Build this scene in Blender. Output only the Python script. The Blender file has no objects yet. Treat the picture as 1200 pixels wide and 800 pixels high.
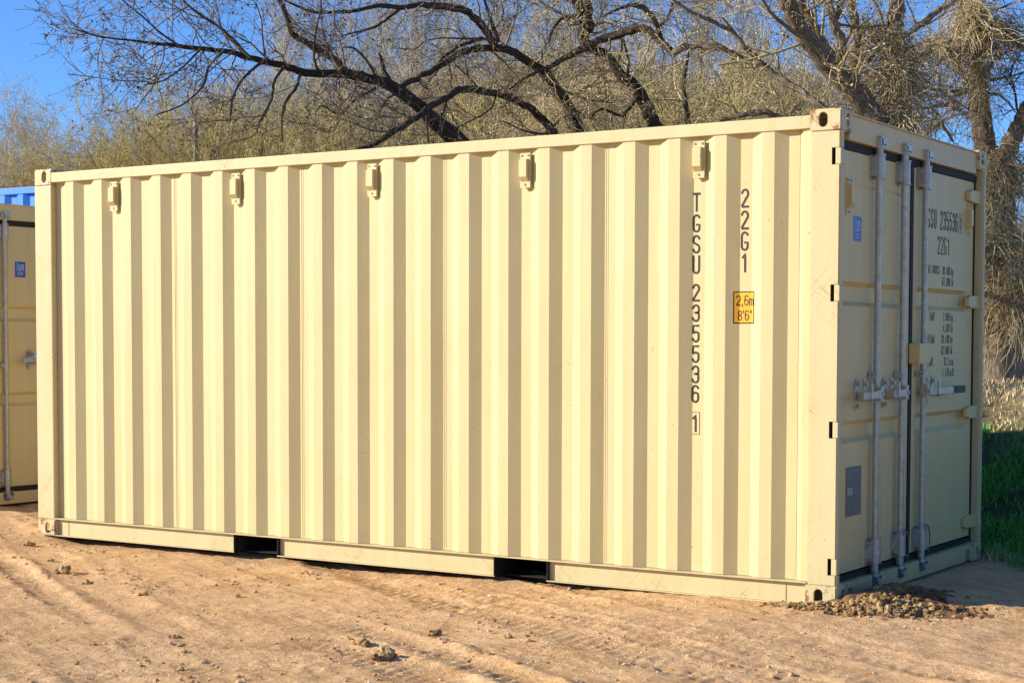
import bpy, bmesh, math, random
import numpy as np
from mathutils import Matrix, Vector
rng = np.random.default_rng(7)
random.seed(7)
C = bpy.context.scene.collection
S = bpy.context.scene

# ------------------------------------------------------------------ camera
CAM = np.array([3.3217, -8.2459, 1.3855])
CR = np.array([0.83946062, 0.54341608, 0.0021976])
CU = np.array([-0.02721122, 0.03799584, 0.99890734])
CD = np.array([-0.54273881, 0.83860317, -0.04668303])
cam = bpy.data.objects.new('camera', bpy.data.cameras.new('camera'))
C.objects.link(cam)
m = Matrix.Identity(4)
for i in range(3):
    m[i][0], m[i][1], m[i][2], m[i][3] = CR[i], CU[i], -CD[i], CAM[i]
cam.matrix_world = m
cam.data.sensor_width = 36
cam.data.lens = 1974.9 / 1200 * 36
cam.data.shift_y = (492.3 - 400) / 1200
cam.data.clip_end = 3000
cam.data.clip_start = 0.05
S.camera = cam

# ------------------------------------------------------------------ light
SUN_FROM = np.array([-0.805, -0.593])
SUN_EL = math.radians(21.5)
az = math.atan2(SUN_FROM[0], SUN_FROM[1])          # clockwise from +Y
w = bpy.data.worlds.new('World'); S.world = w; w.use_nodes = True
nt = w.node_tree; nt.nodes.clear()
sky = nt.nodes.new('ShaderNodeTexSky'); sky.sky_type = 'NISHITA'; sky.sun_disc = False
sky.sun_elevation = SUN_EL; sky.sun_rotation = az
sky.altitude = 2200; sky.air_density = 1.0; sky.dust_density = 1.0; sky.ozone_density = 8.6
bg = nt.nodes.new('ShaderNodeBackground'); bg.inputs[1].default_value = 0.116
wo = nt.nodes.new('ShaderNodeOutputWorld')
nt.links.new(sky.outputs[0], bg.inputs[0]); nt.links.new(bg.outputs[0], wo.inputs[0])
sd = bpy.data.lights.new('sun', 'SUN'); sd.energy = 4.1; sd.angle = math.radians(0.5); sd.color = (1.0, 0.925, 0.75)
so = bpy.data.objects.new('sun', sd); C.objects.link(so)
sv = Vector((SUN_FROM[0] * math.cos(SUN_EL), SUN_FROM[1] * math.cos(SUN_EL), math.sin(SUN_EL))).normalized()
so.rotation_euler = sv.to_track_quat('Z', 'Y').to_euler()
so.location = (-8, -8, 9)
S.view_settings.view_transform = 'Standard'; S.view_settings.look = 'None'
S.view_settings.gamma = 1; S.view_settings.use_curve_mapping = False
S.view_settings.exposure = 0.87

# ------------------------------------------------------------------ materials
def newmat(name):
    m = bpy.data.materials.new(name); m.use_nodes = True
    b = m.node_tree.nodes['Principled BSDF']
    return m, m.node_tree, b
def N(nt, t, **kw):
    n = nt.nodes.new(t)
    for k, v in kw.items():
        if k in n.inputs.keys(): n.inputs[k].default_value = v
        else: setattr(n, k, v)
    return n
def noise(nt, vec, scale, detail=4, rough=.55, stretch=None):
    if stretch is not None:
        mp = N(nt, 'ShaderNodeMapping'); mp.inputs['Scale'].default_value = stretch
        nt.links.new(vec, mp.inputs[0]); vec = mp.outputs[0]
    n = N(nt, 'ShaderNodeTexNoise', Scale=scale, Detail=detail, Roughness=rough)
    nt.links.new(vec, n.inputs['Vector'])
    return n.outputs['Fac']
def ramp(nt, fac, stops):
    r = N(nt, 'ShaderNodeValToRGB')
    e = r.color_ramp.elements
    while len(e) < len(stops): e.new(0.5)
    for el, (p, c) in zip(e, stops):
        el.position = p; el.color = (c, c, c, 1) if isinstance(c, (int, float)) else (*c, 1)
    nt.links.new(fac, r.inputs[0])
    return r.outputs[0]
def mix(nt, fac, a, b, mode='MIX'):
    x = N(nt, 'ShaderNodeMix', data_type='RGBA', blend_type=mode)
    for s, v in ((0, fac), (6, a), (7, b)):
        if isinstance(v, (int, float)): x.inputs[s].default_value = v if s == 0 else (v, v, v, 1)
        elif isinstance(v, tuple): x.inputs[s].default_value = (*v, 1)
        else: nt.links.new(v, x.inputs[s])
    return x.outputs[2]
def bump(nt, b, h, strength=.3, dist=.01):
    n = N(nt, 'ShaderNodeBump', Strength=strength, Distance=dist)
    nt.links.new(h, n.inputs['Height']); nt.links.new(n.outputs[0], b.inputs['Normal'])
def objco(nt):
    return N(nt, 'ShaderNodeTexCoord').outputs['Object']

def paint(name, col, rust=0.0, streak=0.0, dirt=0.0, scratch=0.0, rough=.5):
    m, nt, b = newmat(name)
    v = objco(nt)
    c = mix(nt, ramp(nt, noise(nt, v, 1.3, 6), [(.3, 0.0), (.75, 1.0)]), tuple(x * .93 for x in col), col)
    # vertical rain streaks and runs
    st = ramp(nt, noise(nt, v, 14, 5, .6, (1, 1, .035)), [(.42, 0.0), (.62, 1.0)])
    c = mix(nt, mix(nt, .10 + streak, (0, 0, 0), st), c, tuple(x * y for x, y in zip(col, (.80, .74, .64))))
    # small chips and specks
    sp = ramp(nt, noise(nt, v, 75, 2, .5), [(.735, 0.0), (.75, 1.0)])
    c = mix(nt, sp, c, (.20, .13, .07))
    if scratch:
        for ang, sc in ((.9, 5.5), (-.7, 4.0)):
            mp = N(nt, 'ShaderNodeMapping'); mp.inputs['Rotation'].default_value = (0, ang, 0)
            nt.links.new(v, mp.inputs[0])
            s1 = ramp(nt, noise(nt, mp.outputs[0], sc, 3, .5, (9, 1, .25)), [(.490, 0.0), (.4995, 1.0), (.509, 0.0)])
            s2 = ramp(nt, noise(nt, v, 2.2, 2), [(.50, 0.0), (.60, 1.0)])
            k = mix(nt, 1.0, s1, s2, 'MULTIPLY')
            k = mix(nt, scratch, (0, 0, 0), k)
            c = mix(nt, k, c, (.34, .24, .13))
    if dirt:
        # dirt splashed up from the ground
        sx = N(nt, 'ShaderNodeSeparateXYZ'); nt.links.new(v, sx.inputs[0])
        ad = N(nt, 'ShaderNodeMath', operation='MULTIPLY_ADD'); ad.inputs[1].default_value = .35
        nt.links.new(noise(nt, v, 9, 6, .65), ad.inputs[0]); nt.links.new(sx.outputs[2], ad.inputs[2])
        k = ramp(nt, ad.outputs[0], [(.12, 1.0), (.40, 0.0)])
        c = mix(nt, mix(nt, dirt, (0, 0, 0), k), c, (.44, .31, .17))
    if rust:
        k = ramp(nt, noise(nt, v, 16, 7, .7), [(.60 - rust * .10, 0.0), (.66 - rust * .10, 1.0)])
        c = mix(nt, k, c, mix(nt, noise(nt, v, 60, 3), (.40, .17, .05), (.16, .07, .03)))
    nt.links.new(c, b.inputs['Base Color'])
    b.inputs['Roughness'].default_value = rough
    b.inputs['Specular IOR Level'].default_value = .35
    hb = N(nt, 'ShaderNodeMath', operation='ADD')
    nt.links.new(noise(nt, v, 220, 2), hb.inputs[0]); nt.links.new(noise(nt, v, 4, 3), hb.inputs[1])
    hc = N(nt, 'ShaderNodeMath', operation='MULTIPLY_ADD'); hc.inputs[1].default_value = 6.0
    nt.links.new(noise(nt, v, 1.7, 2), hc.inputs[0]); nt.links.new(hb.outputs[0], hc.inputs[2])
    bump(nt, b, hc.outputs[0], .45, .002)
    return m
CREAM = (.635, .525, .265)
M = {}
M['panel'] = paint('cream_panel_paint', CREAM, streak=.14, dirt=.3, scratch=.18)
M['frame'] = paint('cream_frame_paint', (.615, .515, .275), streak=.16, scratch=1.0, dirt=.25)
M['casting'] = paint('cream_casting_paint', (.60, .49, .265), rust=.6, streak=.1)
M['door'] = paint('cream_warmed_for_shade', (.70, .545, .245), streak=.12, dirt=.85, scratch=.3)  # same cream paint, colour warmed to offset the blue shade on the door end
M['door_warm'] = paint('ochre_door_paint', (.68, .55, .26), streak=.08, dirt=.6)
M['blue'] = paint('blue_container_paint', (.02, .20, .74), streak=.05)
M['header'] = paint('header_cream_warmed_for_shade', (.70, .53, .25), streak=.12, rust=.0)  # frame cream with the shaded door end's warming in its colour

def simple(name, col, rough=.6, metal=0.0, var=.25, scale=20, bumpk=.2, spec=.4):
    m, nt, b = newmat(name); v = objco(nt)
    f = noise(nt, v, scale, 5)
    c = mix(nt, f, tuple(x * (1 - var) for x in col), tuple(min(1, x * (1 + var)) for x in col))
    nt.links.new(c, b.inputs['Base Color']); b.inputs['Roughness'].default_value = rough
    b.inputs['Metallic'].default_value = metal; b.inputs['Specular IOR Level'].default_value = spec
    if bumpk: bump(nt, b, noise(nt, v, scale * 4, 4), bumpk, .004)
    return m
M['gasket'] = simple('black_rubber', (.022, .020, .016), .7)
M['galv'] = simple('galvanised_steel', (.44, .43, .37), .38, .35, .55, 35)
M['galv_dark'] = simple('greasy_steel', (.17, .165, .16), .5, .5, .4, 40)
M['black'] = simple('black_coat_opening_shade', (.012, .011, .010), .9)  # near-black coat that also paints the shade inside openings
M['ink'] = simple('black_lettering', (.030, .020, .012), .6, var=.2, bumpk=0)
M['ink_soft'] = simple('faded_black_lettering', (.10, .09, .07), .6, var=.3, bumpk=0)
M['yellow'] = simple('amber_sticker', (.85, .40, .02), .45, var=.06, bumpk=0)
M['bluesticker'] = simple('blue_sticker', (.02, .11, .42), .4, var=.1, bumpk=0)
M['white'] = simple('white_print', (.75, .78, .8), .5, var=.05, bumpk=0)
M['plate'] = simple('grey_data_plate', (.19, .18, .15), .5, .1, .25, 60)
M['wood_floor'] = simple('plywood', (.20, .12, .06), .8)
M['grip'] = simple('dark_green_rubber', (.03, .035, .03), .6)
M['weld'] = simple('brown_weld_line', (.52, .38, .20), .6, bumpk=0)
M['rusty'] = simple('rust', (.30, .12, .04), .8, var=.4, scale=60)

def bark(name, c1, c2, scale=1.0, use_uv=True):
    m, nt, b = newmat(name)
    if use_uv:
        v = N(nt, 'ShaderNodeTexCoord').outputs['UV']
        f = noise(nt, v, 9 * scale, 8, .65, (1.6, .22, 1))
        g = noise(nt, v, 2.5 * scale, 3)
    else:
        v = objco(nt); f = noise(nt, v, 8, 6, .6, (1, 1, .3)); g = noise(nt, v, 1.5, 3)
    k = ramp(nt, f, [(.36, 0.0), (.60, 1.0)])
    c = mix(nt, k, c1, c2)
    c = mix(nt, mix(nt, g, .75, 1.0), (0, 0, 0), c)
    nt.links.new(c, b.inputs['Base Color']); b.inputs['Roughness'].default_value = .9
    b.inputs['Specular IOR Level'].default_value = .15
    bump(nt, b, f, 1.0, .05)
    return m
M['bark_dark'] = bark('dark_furrowed_bark', (.028, .021, .016), (.20, .155, .115))
M['bark_brown'] = bark('brown_furrowed_bark', (.09, .065, .045), (.58, .45, .32))
M['bark_pale'] = bark('pale_grey_bark', (.16, .14, .115), (.50, .46, .40), use_uv=False)
def twigm(name, cols, sc=2.0):
    m, nt, b = newmat(name); g = N(nt, 'ShaderNodeNewGeometry')
    r = ramp(nt, g.outputs['Random Per Island'], [((i + .0) / max(1, len(cols) - 1), c) for i, c in enumerate(cols)])
    c = mix(nt, ramp(nt, noise(nt, g.outputs['Position'], sc, 3), [(.3, .72), (.7, 1.0)]), (0, 0, 0), r)
    nt.links.new(c, b.inputs['Base Color']); b.inputs['Roughness'].default_value = .8
    b.inputs['Specular IOR Level'].default_value = .2
    return m
M['twig_dark'] = twigm('dark_brown_twigs', [(.07, .052, .036), (.20, .15, .10), (.40, .30, .20)])
M['twig_tan'] = twigm('tan_twigs', [(.19, .14, .07), (.45, .345, .175), (.68, .54, .30)])
M['twig_olive'] = twigm('olive_brown_twigs', [(.30, .235, .09), (.58, .47, .19), (.76, .63, .30)])
M['twig_grey'] = twigm('grey_twigs', [(.30, .25, .18), (.50, .44, .33), (.74, .68, .55)])
M['twig_straw'] = twigm('straw_twigs', [(.32, .23, .11), (.58, .44, .23), (.80, .68, .44)])

# ------------------------------------------------------------------ object helpers
def link(name, me, parent=None, mat=None):
    o = bpy.data.objects.new(name, me); C.objects.link(o)
    if parent is not None: o.parent = parent
    if mat is not None:
        for x in (mat if isinstance(mat, (list, tuple)) else [mat]): me.materials.append(x)
    return o
def thing(name, label, cat, loc=(0, 0, 0), group=None):
    o = bpy.data.objects.new(name, None); C.objects.link(o); o.location = loc
    o.empty_display_size = .2
    o['label'] = label; o['category'] = cat
    if group: o['group'] = group
    return o
def tag(o, label, cat, group=None, kind=None):
    o['label'] = label; o['category'] = cat
    if group: o['group'] = group
    if kind: o['kind'] = kind
def tomesh(bm, name='m'):
    me = bpy.data.meshes.new(name); bm.to_mesh(me); bm.free(); return me
def box(bm, x0, x1, y0, y1, z0, z1):
    vs = [bm.verts.new((x, y, z)) for x in (x0, x1) for y in (y0, y1) for z in (z0, z1)]
    for f in ((0, 1, 3, 2), (4, 6, 7, 5), (0, 4, 5, 1), (2, 3, 7, 6), (0, 2, 6, 4), (1, 5, 7, 3)):
        bm.faces.new([vs[i] for i in f])
def boxo(name, dims, mat, parent, bev=0.0):
    bm = bmesh.new()
    for d in (dims if isinstance(dims[0], (tuple, list)) else [dims]): box(bm, *d)
    if bev: bmesh.ops.bevel(bm, geom=list(bm.edges), offset=bev, segments=2, affect='EDGES', profile=.6)
    return link(name, tomesh(bm), parent, mat)
def cyl(bm, p, q, r, k=12, r2=None):
    p, q = Vector(p), Vector(q); d = q - p
    mt = Matrix.Translation((p + q) / 2) @ d.to_track_quat('Z', 'Y').to_matrix().to_4x4()
    bmesh.ops.create_cone(bm, cap_ends=True, segments=k, radius1=r, radius2=r if r2 is None else r2, depth=d.length, matrix=mt)
def prism_xz(bm, pts, y0, y1):
    a = [bm.verts.new((x, y0, z)) for x, z in pts]; b = [bm.verts.new((x, y1, z)) for x, z in pts]
    n = len(pts)
    bm.faces.new(a); bm.faces.new(b[::-1])
    for i in range(n): bm.faces.new((a[i], b[i], b[(i + 1) % n], a[(i + 1) % n]))
    bmesh.ops.recalc_face_normals(bm, faces=bm.faces)
def prism_yz(bm, pts, x0, x1):
    a = [bm.verts.new((x0, y, z)) for y, z in pts]; b = [bm.verts.new((x1, y, z)) for y, z in pts]
    n = len(pts)
    bm.faces.new(a); bm.faces.new(b[::-1])
    for i in range(n): bm.faces.new((a[i], b[i], b[(i + 1) % n], a[(i + 1) % n]))
    bmesh.ops.recalc_face_normals(bm, faces=bm.faces)
def smooth(o, a=35):
    for p in o.data.polygons: p.use_smooth = True
    try: o.data.set_sharp_from_angle(angle=math.radians(a))
    except Exception: pass
    return o
def boolean(bm, cutters):
    """the mesh of bm with every cutter bmesh taken away"""
    me = tomesh(bm); o = bpy.data.objects.new('tmp', me); C.objects.link(o)
    cs = []
    for c in cutters:
        bmesh.ops.recalc_face_normals(c, faces=c.faces)
        co = bpy.data.objects.new('tmpc', tomesh(c)); C.objects.link(co); cs.append(co)
        md = o.modifiers.new('b', 'BOOLEAN'); md.operation = 'DIFFERENCE'; md.solver = 'EXACT'; md.object = co
    bpy.context.view_layer.update()
    dg = bpy.context.evaluated_depsgraph_get()
    out = bpy.data.meshes.new_from_object(o.evaluated_get(dg))
    for x in cs + [o]:
        d = x.data; bpy.data.objects.remove(x); bpy.data.meshes.remove(d)
    return out

# ------------------------------------------------------------------ stroke lettering (unit box: 0..1 wide, 0..1 high)
def arc(cx, cy, rx, ry, a0, a1, n=6):
    return [(cx + rx * math.cos(math.radians(a0 + (a1 - a0) * i / n)), cy + ry * math.sin(math.radians(a0 + (a1 - a0) * i / n))) for i in range(n + 1)]
q = .20
def _O(): return arc(.5, 1 - q, .5, q, 180, 0) + arc(.5, q, .5, q, 0, -180) + [(0, 1 - q)]
GL = {
 'T': [[(0, 1), (1, 1)], [(.5, 1), (.5, 0)]],
 'G': [arc(.5, 1 - q, .5, q, 22, 180) + arc(.5, q, .5, q, 180, 360) + [(1, .42), (.60, .42)]],
 'S': [arc(.5, 1 - q, .5, q, 10, 180) + [(0, .66), (.12, .58), (.88, .42), (1, .33)] + arc(.5, q, .5, q, 0, -170)],
 'U': [[(0, 1)] + arc(.5, q, .5, q, 180, 360) + [(1, 1)]],
 '2': [arc(.5, 1 - q, .5, q, 175, 0) + [(1, .68), (0, .06), (0, 0), (1, 0)]],
 '3': [arc(.5, 1 - q, .5, q, 170, 0) + [(1, .66)] + arc(.62, .62, .38, .09, 0, -90, 4) + [(.4, .53)], [(.62, .53)] + arc(.6, .42, .4, .11, 90, 0, 4) + arc(.5, q, .5, q, 0, -170)],
 '5': [[(.92, 1), (.06, 1), (.02, .56)] + arc(.5, .47, .5, .13, 150, 0) + arc(.5, q, .5, q, 0, -170)],
 '6': [arc(.5, 1 - q, .5, q, 20, 180) + arc(.5, q, .5, q, 180, 360) + arc(.5, .44, .5, .14, 0, 180)],
 '1': [[(.2, .80), (.6, 1), (.6, 0)]],
 '0': [_O()],
 '4': [[(.7, 0), (.7, 1), (0, .28), (1, .28)]],
 '7': [[(0, 1), (1, 1), (.35, 0)]],
 '8': [arc(.5, .76, .46, .24, 270, -90, 12), arc(.5, .26, .5, .26, 90, 450, 12)],
 '9': [arc(.5, q, .5, q, 200, 360) + arc(.5, 1 - q, .5, q, 0, 180) + arc(.5, .56, .5, .14, 180, 360)],
 'M': [[(0, 0), (0, 1), (.5, .35), (1, 1), (1, 0)]],
 'A': [[(0, 0), (.5, 1), (1, 0)], [(.18, .33), (.82, .33)]],
 'X': [[(0, 0), (1, 1)], [(0, 1), (1, 0)]],
 'R': [[(0, 0), (0, 1), (.6, 1)] + arc(.6, .76, .4, .24, 90, -90) + [(0, .52)], [(.5, .52), (1, 0)]],
 'O': [_O()],
 'E': [[(1, 1), (0, 1), (0, 0), (1, 0)], [(0, .52), (.8, .52)]],
 'P': [[(0, 0), (0, 1), (.6, 1)] + arc(.6, .74, .4, .26, 90, -90) + [(0, .48)]],
 'Y': [[(0, 1), (.5, .5), (1, 1)], [(.5, .5), (.5, 0)]],
 'L': [[(0, 1), (0, 0), (1, 0)]],
 'D': [[(0, 0), (0, 1), (.5, 1)] + arc(.5, .5, .5, .5, 90, -90) + [(0, 0)]],
 'C': [arc(.5, 1 - q, .5, q, 10, 180) + arc(.5, q, .5, q, 180, 350)],
 'k': [[(.1, 0), (.1, 1)], [(.85, .65), (.1, .28)], [(.35, .4), (.9, 0)]],
 'g': [arc(.5, .33, .42, .33, 0, 360, 10), [(.92, .66), (.92, -.12)] + arc(.5, -.14, .42, .14, 0, -160, 5)],
 'l': [[(.5, 0), (.5, 1)]],
 'b': [[(.1, 0), (.1, 1)], arc(.5, .33, .42, .33, 0, 360, 10)],
 'm': [[(0, 0), (0, .66)], [(0, .5)] + arc(.25, .5, .25, .16, 180, 0, 4) + [(.5, 0)], [(.5, .5)] + arc(.75, .5, .25, .16, 180, 0, 4) + [(1, 0)]],
 'c': [arc(.5, .33, .42, .33, 50, 310, 8)],
 'u': [[(.1, .66), (.1, .2)] + arc(.5, .2, .4, .2, 180, 360, 5) + [(.9, .66)]],
 'f': [[(.35, 0), (.35, .8)] + arc(.6, .8, .25, .2, 180, 60, 4), [(.1, .62), (.75, .62)]],
 't': [[(.4, 1), (.4, .15), (.7, 0)], [(.1, .66), (.8, .66)]],
 '.': [[(.42, .0), (.42, .10)]], ',': [[(.5, .08), (.36, -.14)]], "'": [[(.5, 1), (.5, .78)]], '"': [[(.3, 1), (.3, .78)], [(.7, 1), (.7, .78)]],
}
def stroke_text(lines, mapf, sub=.02):
    """lines: (char, u0, v0, w, h, thickness); mapf(u, v) -> xyz. One mesh of flat painted strokes."""
    V, F = [], []
    for ch, u0, v0, wd, ht, th in lines:
        for pl in GL.get(ch, []):
            P = [(u0 + th / 2 + a * (wd - th), v0 + th / 2 + b * (ht - th)) for a, b in pl]
            # resample long straight runs so that the strokes can follow folded steel
            Q = [P[0]]
            for a, b in zip(P, P[1:]):
                L = math.dist(a, b); n = max(1, int(L / sub))
                Q += [(a[0] + (b[0] - a[0]) * i / n, a[1] + (b[1] - a[1]) * i / n) for i in range(1, n + 1)]
            n = len(Q); base = len(V)
            for i in range(n):
                a = Q[max(0, i - 1)]; b = Q[min(n - 1, i + 1)]
                dx, dy = b[0] - a[0], b[1] - a[1]; L = math.hypot(dx, dy) or 1
                nx, ny = -dy / L * th / 2, dx / L * th / 2
                ex = ey = 0
                if i == 0: ex, ey = -dx / L * th / 2, -dy / L * th / 2
                if i == n - 1: ex, ey = dx / L * th / 2, dy / L * th / 2
                V.append(mapf(Q[i][0] + nx + ex, Q[i][1] + ny + ey)); V.append(mapf(Q[i][0] - nx + ex, Q[i][1] - ny + ey))
            for i in range(n - 1):
                F.append((base + 2 * i, base + 2 * i + 1, base + 2 * i + 3, base + 2 * i + 2))
    me = bpy.data.meshes.new('lettering'); me.from_pydata(V, [], F); return me

# ------------------------------------------------------------------ shipping container
L0, W0 = 6.058, 2.438
PITCH = .2787
EDGES = [-5.672 + PITCH * k for k in range(20)]     # right-hand edge of each outer flat
YO, YI = .010, .046
def side_profile():
    pts = [(-5.885, YI), (-5.806, YI), (-5.744, YO)]
    for e in EDGES[:-1]:
        pts += [(e, YO), (e + .068, YI), (e + .138, YI), (e + .2067, YO)]
    e = EDGES[-1]
    pts += [(e, YO), (e + .068, YI), (e + .131, YI), (e + .165, .020), (-.170, .016)]
    return pts
PROF = side_profile()
def panel_y(x):
    for (a, ya), (b, yb) in zip(PROF, PROF[1:]):
        if a <= x <= b: return ya + (yb - ya) * (x - a) / (b - a)
    return YI

def casting(parent, x, y, z, sx, sy, sz, mat):
    """ISO corner casting; x,y,z the outer corner, sx.. = direction inward"""
    a, b, h = .178, .162, .118
    bm = bmesh.new(); box(bm, 0, a, 0, b, 0, h)
    bmesh.ops.recalc_face_normals(bm, faces=bm.faces)
    bmesh.ops.bevel(bm, geom=[e for e in bm.edges], offset=.008, segments=2, affect='EDGES')
    cav = bmesh.new(); box(cav, .018, a - .012, .018, b - .012, .014, h - .014)
    def slot(cx, cz, w_, h_, axis):
        c = bmesh.new(); n = 8; r = w_ / 2; pts = []
        for k in range(n + 1): t = math.pi * k / n; pts.append((cx + r * math.cos(t), cz + (h_ / 2 - r) + r * math.sin(t)))
        for k in range(n + 1): t = math.pi + math.pi * k / n; pts.append((cx + r * math.cos(t), cz - (h_ / 2 - r) + r * math.sin(t)))
        if axis == 'y': prism_xz(c, pts, -.02, .05)
        elif axis == 'x': prism_yz(c, pts, -.02, .05)
        else:
            vs = [c.verts.new((p0, p1, -.02)) for p0, p1 in pts]; f = c.faces.new(vs)
            r_ = bmesh.ops.extrude_face_region(c, geom=[f])
            for v in r_['geom']:
                if isinstance(v, bmesh.types.BMVert): v.co.z = .05
            bmesh.ops.recalc_face_normals(c, faces=c.faces)
        return c
    cs = [cav, slot(.102, .055, .051, .079, 'y'), slot(.089, .055, .045, .070, 'x'), slot(.102, .089, .063, .10, 'z')]
    me = boolean(bm, cs)
    me.transform(Matrix(((sx, 0, 0, x), (0, sy, 0, y), (0, 0, sz, z), (0, 0, 0, 1))))
    if sx * sy * sz < 0: me.flip_normals()
    o = link('corner_casting', me, parent, mat)
    return o

def vent(parent, cx, z0, mat, place):
    """small louvred ventilator: plate, box with sloped foot, screws. place(x, y, z) -> point, built as on a wall facing -Y"""
    bm = bmesh.new()
    box(bm, cx - .034, cx + .034, .016, .022, z0, z0 + .200)
    body = [(.016, z0 + .035), (-.010, z0 + .062), (-.010, z0 + .160), (.016, z0 + .166)]
    n = [bm.verts.new((cx - .027, y, z)) for y, z in body]; k = [bm.verts.new((cx + .022, y, z)) for y, z in body]
    bm.faces.new(n); bm.faces.new(k[::-1])
    for i in range(4): bm.faces.new((n[i], k[i], k[(i + 1) % 4], n[(i + 1) % 4]))
    bmesh.ops.recalc_face_normals(bm, faces=bm.faces)
    for v in bm.verts: v.co = place(*v.co)
    bmesh.ops.recalc_face_normals(bm, faces=bm.faces)
    o = link('vent', tomesh(bm), parent, mat)
    for sx, sz in ((-.022, .185), (.022, .185), (.0, .018)):
        bm = bmesh.new(); cyl(bm, place(cx + sx, .0165, z0 + sz), place(cx + sx, .0125, z0 + sz), .0065, 8)
        link('screw', tomesh(bm), o, M['galv_dark'])
    return o

def door_leaf(name, parent, y0, y1, tr, mat, grooves, H):
    zb, zt = .145, H - .195
    ys = sorted(set([y0, y0 + .012, y1 - .012, y1] + [v for t in tr for v in (t[0], t[0] + .03, t[1] - .03, t[1])] + [g + d for g in grooves for d in (-.062, -.058, .058, .062)] + list(np.arange(y0, y1, .12))))
    ys = [v for v in ys if y0 <= v <= y1]
    zs = sorted(set([zb, zb + .012, zt - .012, zt] + [v for t in tr for v in t[2:]] + list(np.arange(zb, zt, .15))))
    def dep(y, z):
        x = -.055
        for (a, b, z1, z2, z3, z4) in tr:
            fz = min(1, max(0, (z - z1) / (z2 - z1))) * min(1, max(0, (z4 - z) / (z4 - z3)))
            fy = min(1, max(0, (y - a) / .03)) * min(1, max(0, (b - y) / .03))
            x -= .034 * min(fz, fy)
        for g in grooves:
            if abs(y - g) < .06 and not any(t[2] - .001 <= z <= t[5] + .001 for t in tr): x -= .005
        if y in (y0, y1) or z in (zb, zt): x = -.085
        return x
    bm = bmesh.new()
    G = [[bm.verts.new((dep(y, z), y, z)) for z in zs] for y in ys]
    for i in range(len(ys) - 1):
        for j in range(len(zs) - 1):
            bm.faces.new((G[i][j], G[i + 1][j], G[i + 1][j + 1], G[i][j + 1]))
    o = link(name, tomesh(bm), parent, mat)
    # back face of the leaf
    md = boxo('inner_skin', (-.105, -.0855, y0, y1, zb, zt), mat, o)
    return o

def locking_bar(parent, y, H, hoop):
    x = -.022
    bm = bmesh.new(); cyl(bm, (x, y, .12), (x, y, H - .15), .0175, 16)
    bar = link('locking_bar', tomesh(bm), parent, M['galv']); smooth(bar)
    for zc, s in ((H - .25, 1), (.24, -1)):
        bm = bmesh.new()
        cyl(bm, (x + .002, y, zc - .062), (x + .002, y, zc + .062), .031, 20)
        box(bm, -.056, -.046, y - .062, y + .045, zc - .062, zc + .062)
        box(bm, -.046, -.018, y - .050, y - .040, zc - .055, zc + .055)
        for dz in (-.035, .035): cyl(bm, (-.047, y - .056, zc + dz), (-.036, y - .056, zc + dz), .008, 8)
        cyl(bm, (x + .002, y, zc - .068), (x + .002, y, zc - .061), .035, 20)
        cyl(bm, (x + .002, y, zc + .061), (x + .002, y, zc + .068), .035, 20)
        smooth(link('bar_bracket', tomesh(bm), parent, M['galv']))
        # cam end and keeper on the header or sill
        zk = H - .115 if s > 0 else .075
        bm = bmesh.new()
        cyl(bm, (x, y, zc + s * .05), (x, y, zk + s * .01), .022, 14)
        cyl(bm, (x, y, zk - s * .035), (x, y, zk - s * .022), .030, 14)
        prism_yz(bm, [(y - .016, zk - s * .018), (y + .030, zk - s * .012), (y + .046, zk + s * .006), (y + .026, zk + s * .022), (y - .012, zk + s * .012)], -.018, .006)
        smooth(link('bar_cam', tomesh(bm), parent, M['galv']))
        bm = bmesh.new()
        box(bm, -.020, -.012, y - .050, y + .055, zk - .012 * s - .014, zk - .012 * s + .040)
        for dy in (-.046, .036): box(bm, -.012, .004, y + dy, y + dy + .012, zk - .02, zk + .025)
        box(bm, -.004, .004, y - .044, y + .005, zk + s * .020 - .006, zk + s * .020 + .006)
        link('cam_keeper', tomesh(bm), parent, M['galv_dark'] if s < 0 else M['galv'])
        if hoop and s < 0:
            # wire loop hanging round the lower bracket
            P = [(.012, y - .036, zc + .05), (.016, y - .030, zc + .085), (.016, y + .012, zc + .070), (.016, y + .040, zc + .02), (.014, y + .044, zc - .06), (.012, y + .030, zc - .085)]
            bm = bmesh.new()
            for a, b in zip(P, P[1:]): cyl(bm, a, b, .0035, 6)
            link('wire_loop', tomesh(bm), parent, M['galv_dark'])
    # guide clamp above the handle
    bm = bmesh.new()
    cyl(bm, (x, y, 1.185), (x, y, 1.222), .026, 16)
    box(bm, -.054, -.020, y - .050, y - .010, 1.187, 1.220); box(bm, -.054, -.036, y - .010, y + .045, 1.187, 1.220)
    cyl(bm, (-.020, y - .034, 1.2035), (-.008, y - .034, 1.2035), .007, 8)
    smooth(link('guide_clamp', tomesh(bm), parent, M['galv']))

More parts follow.
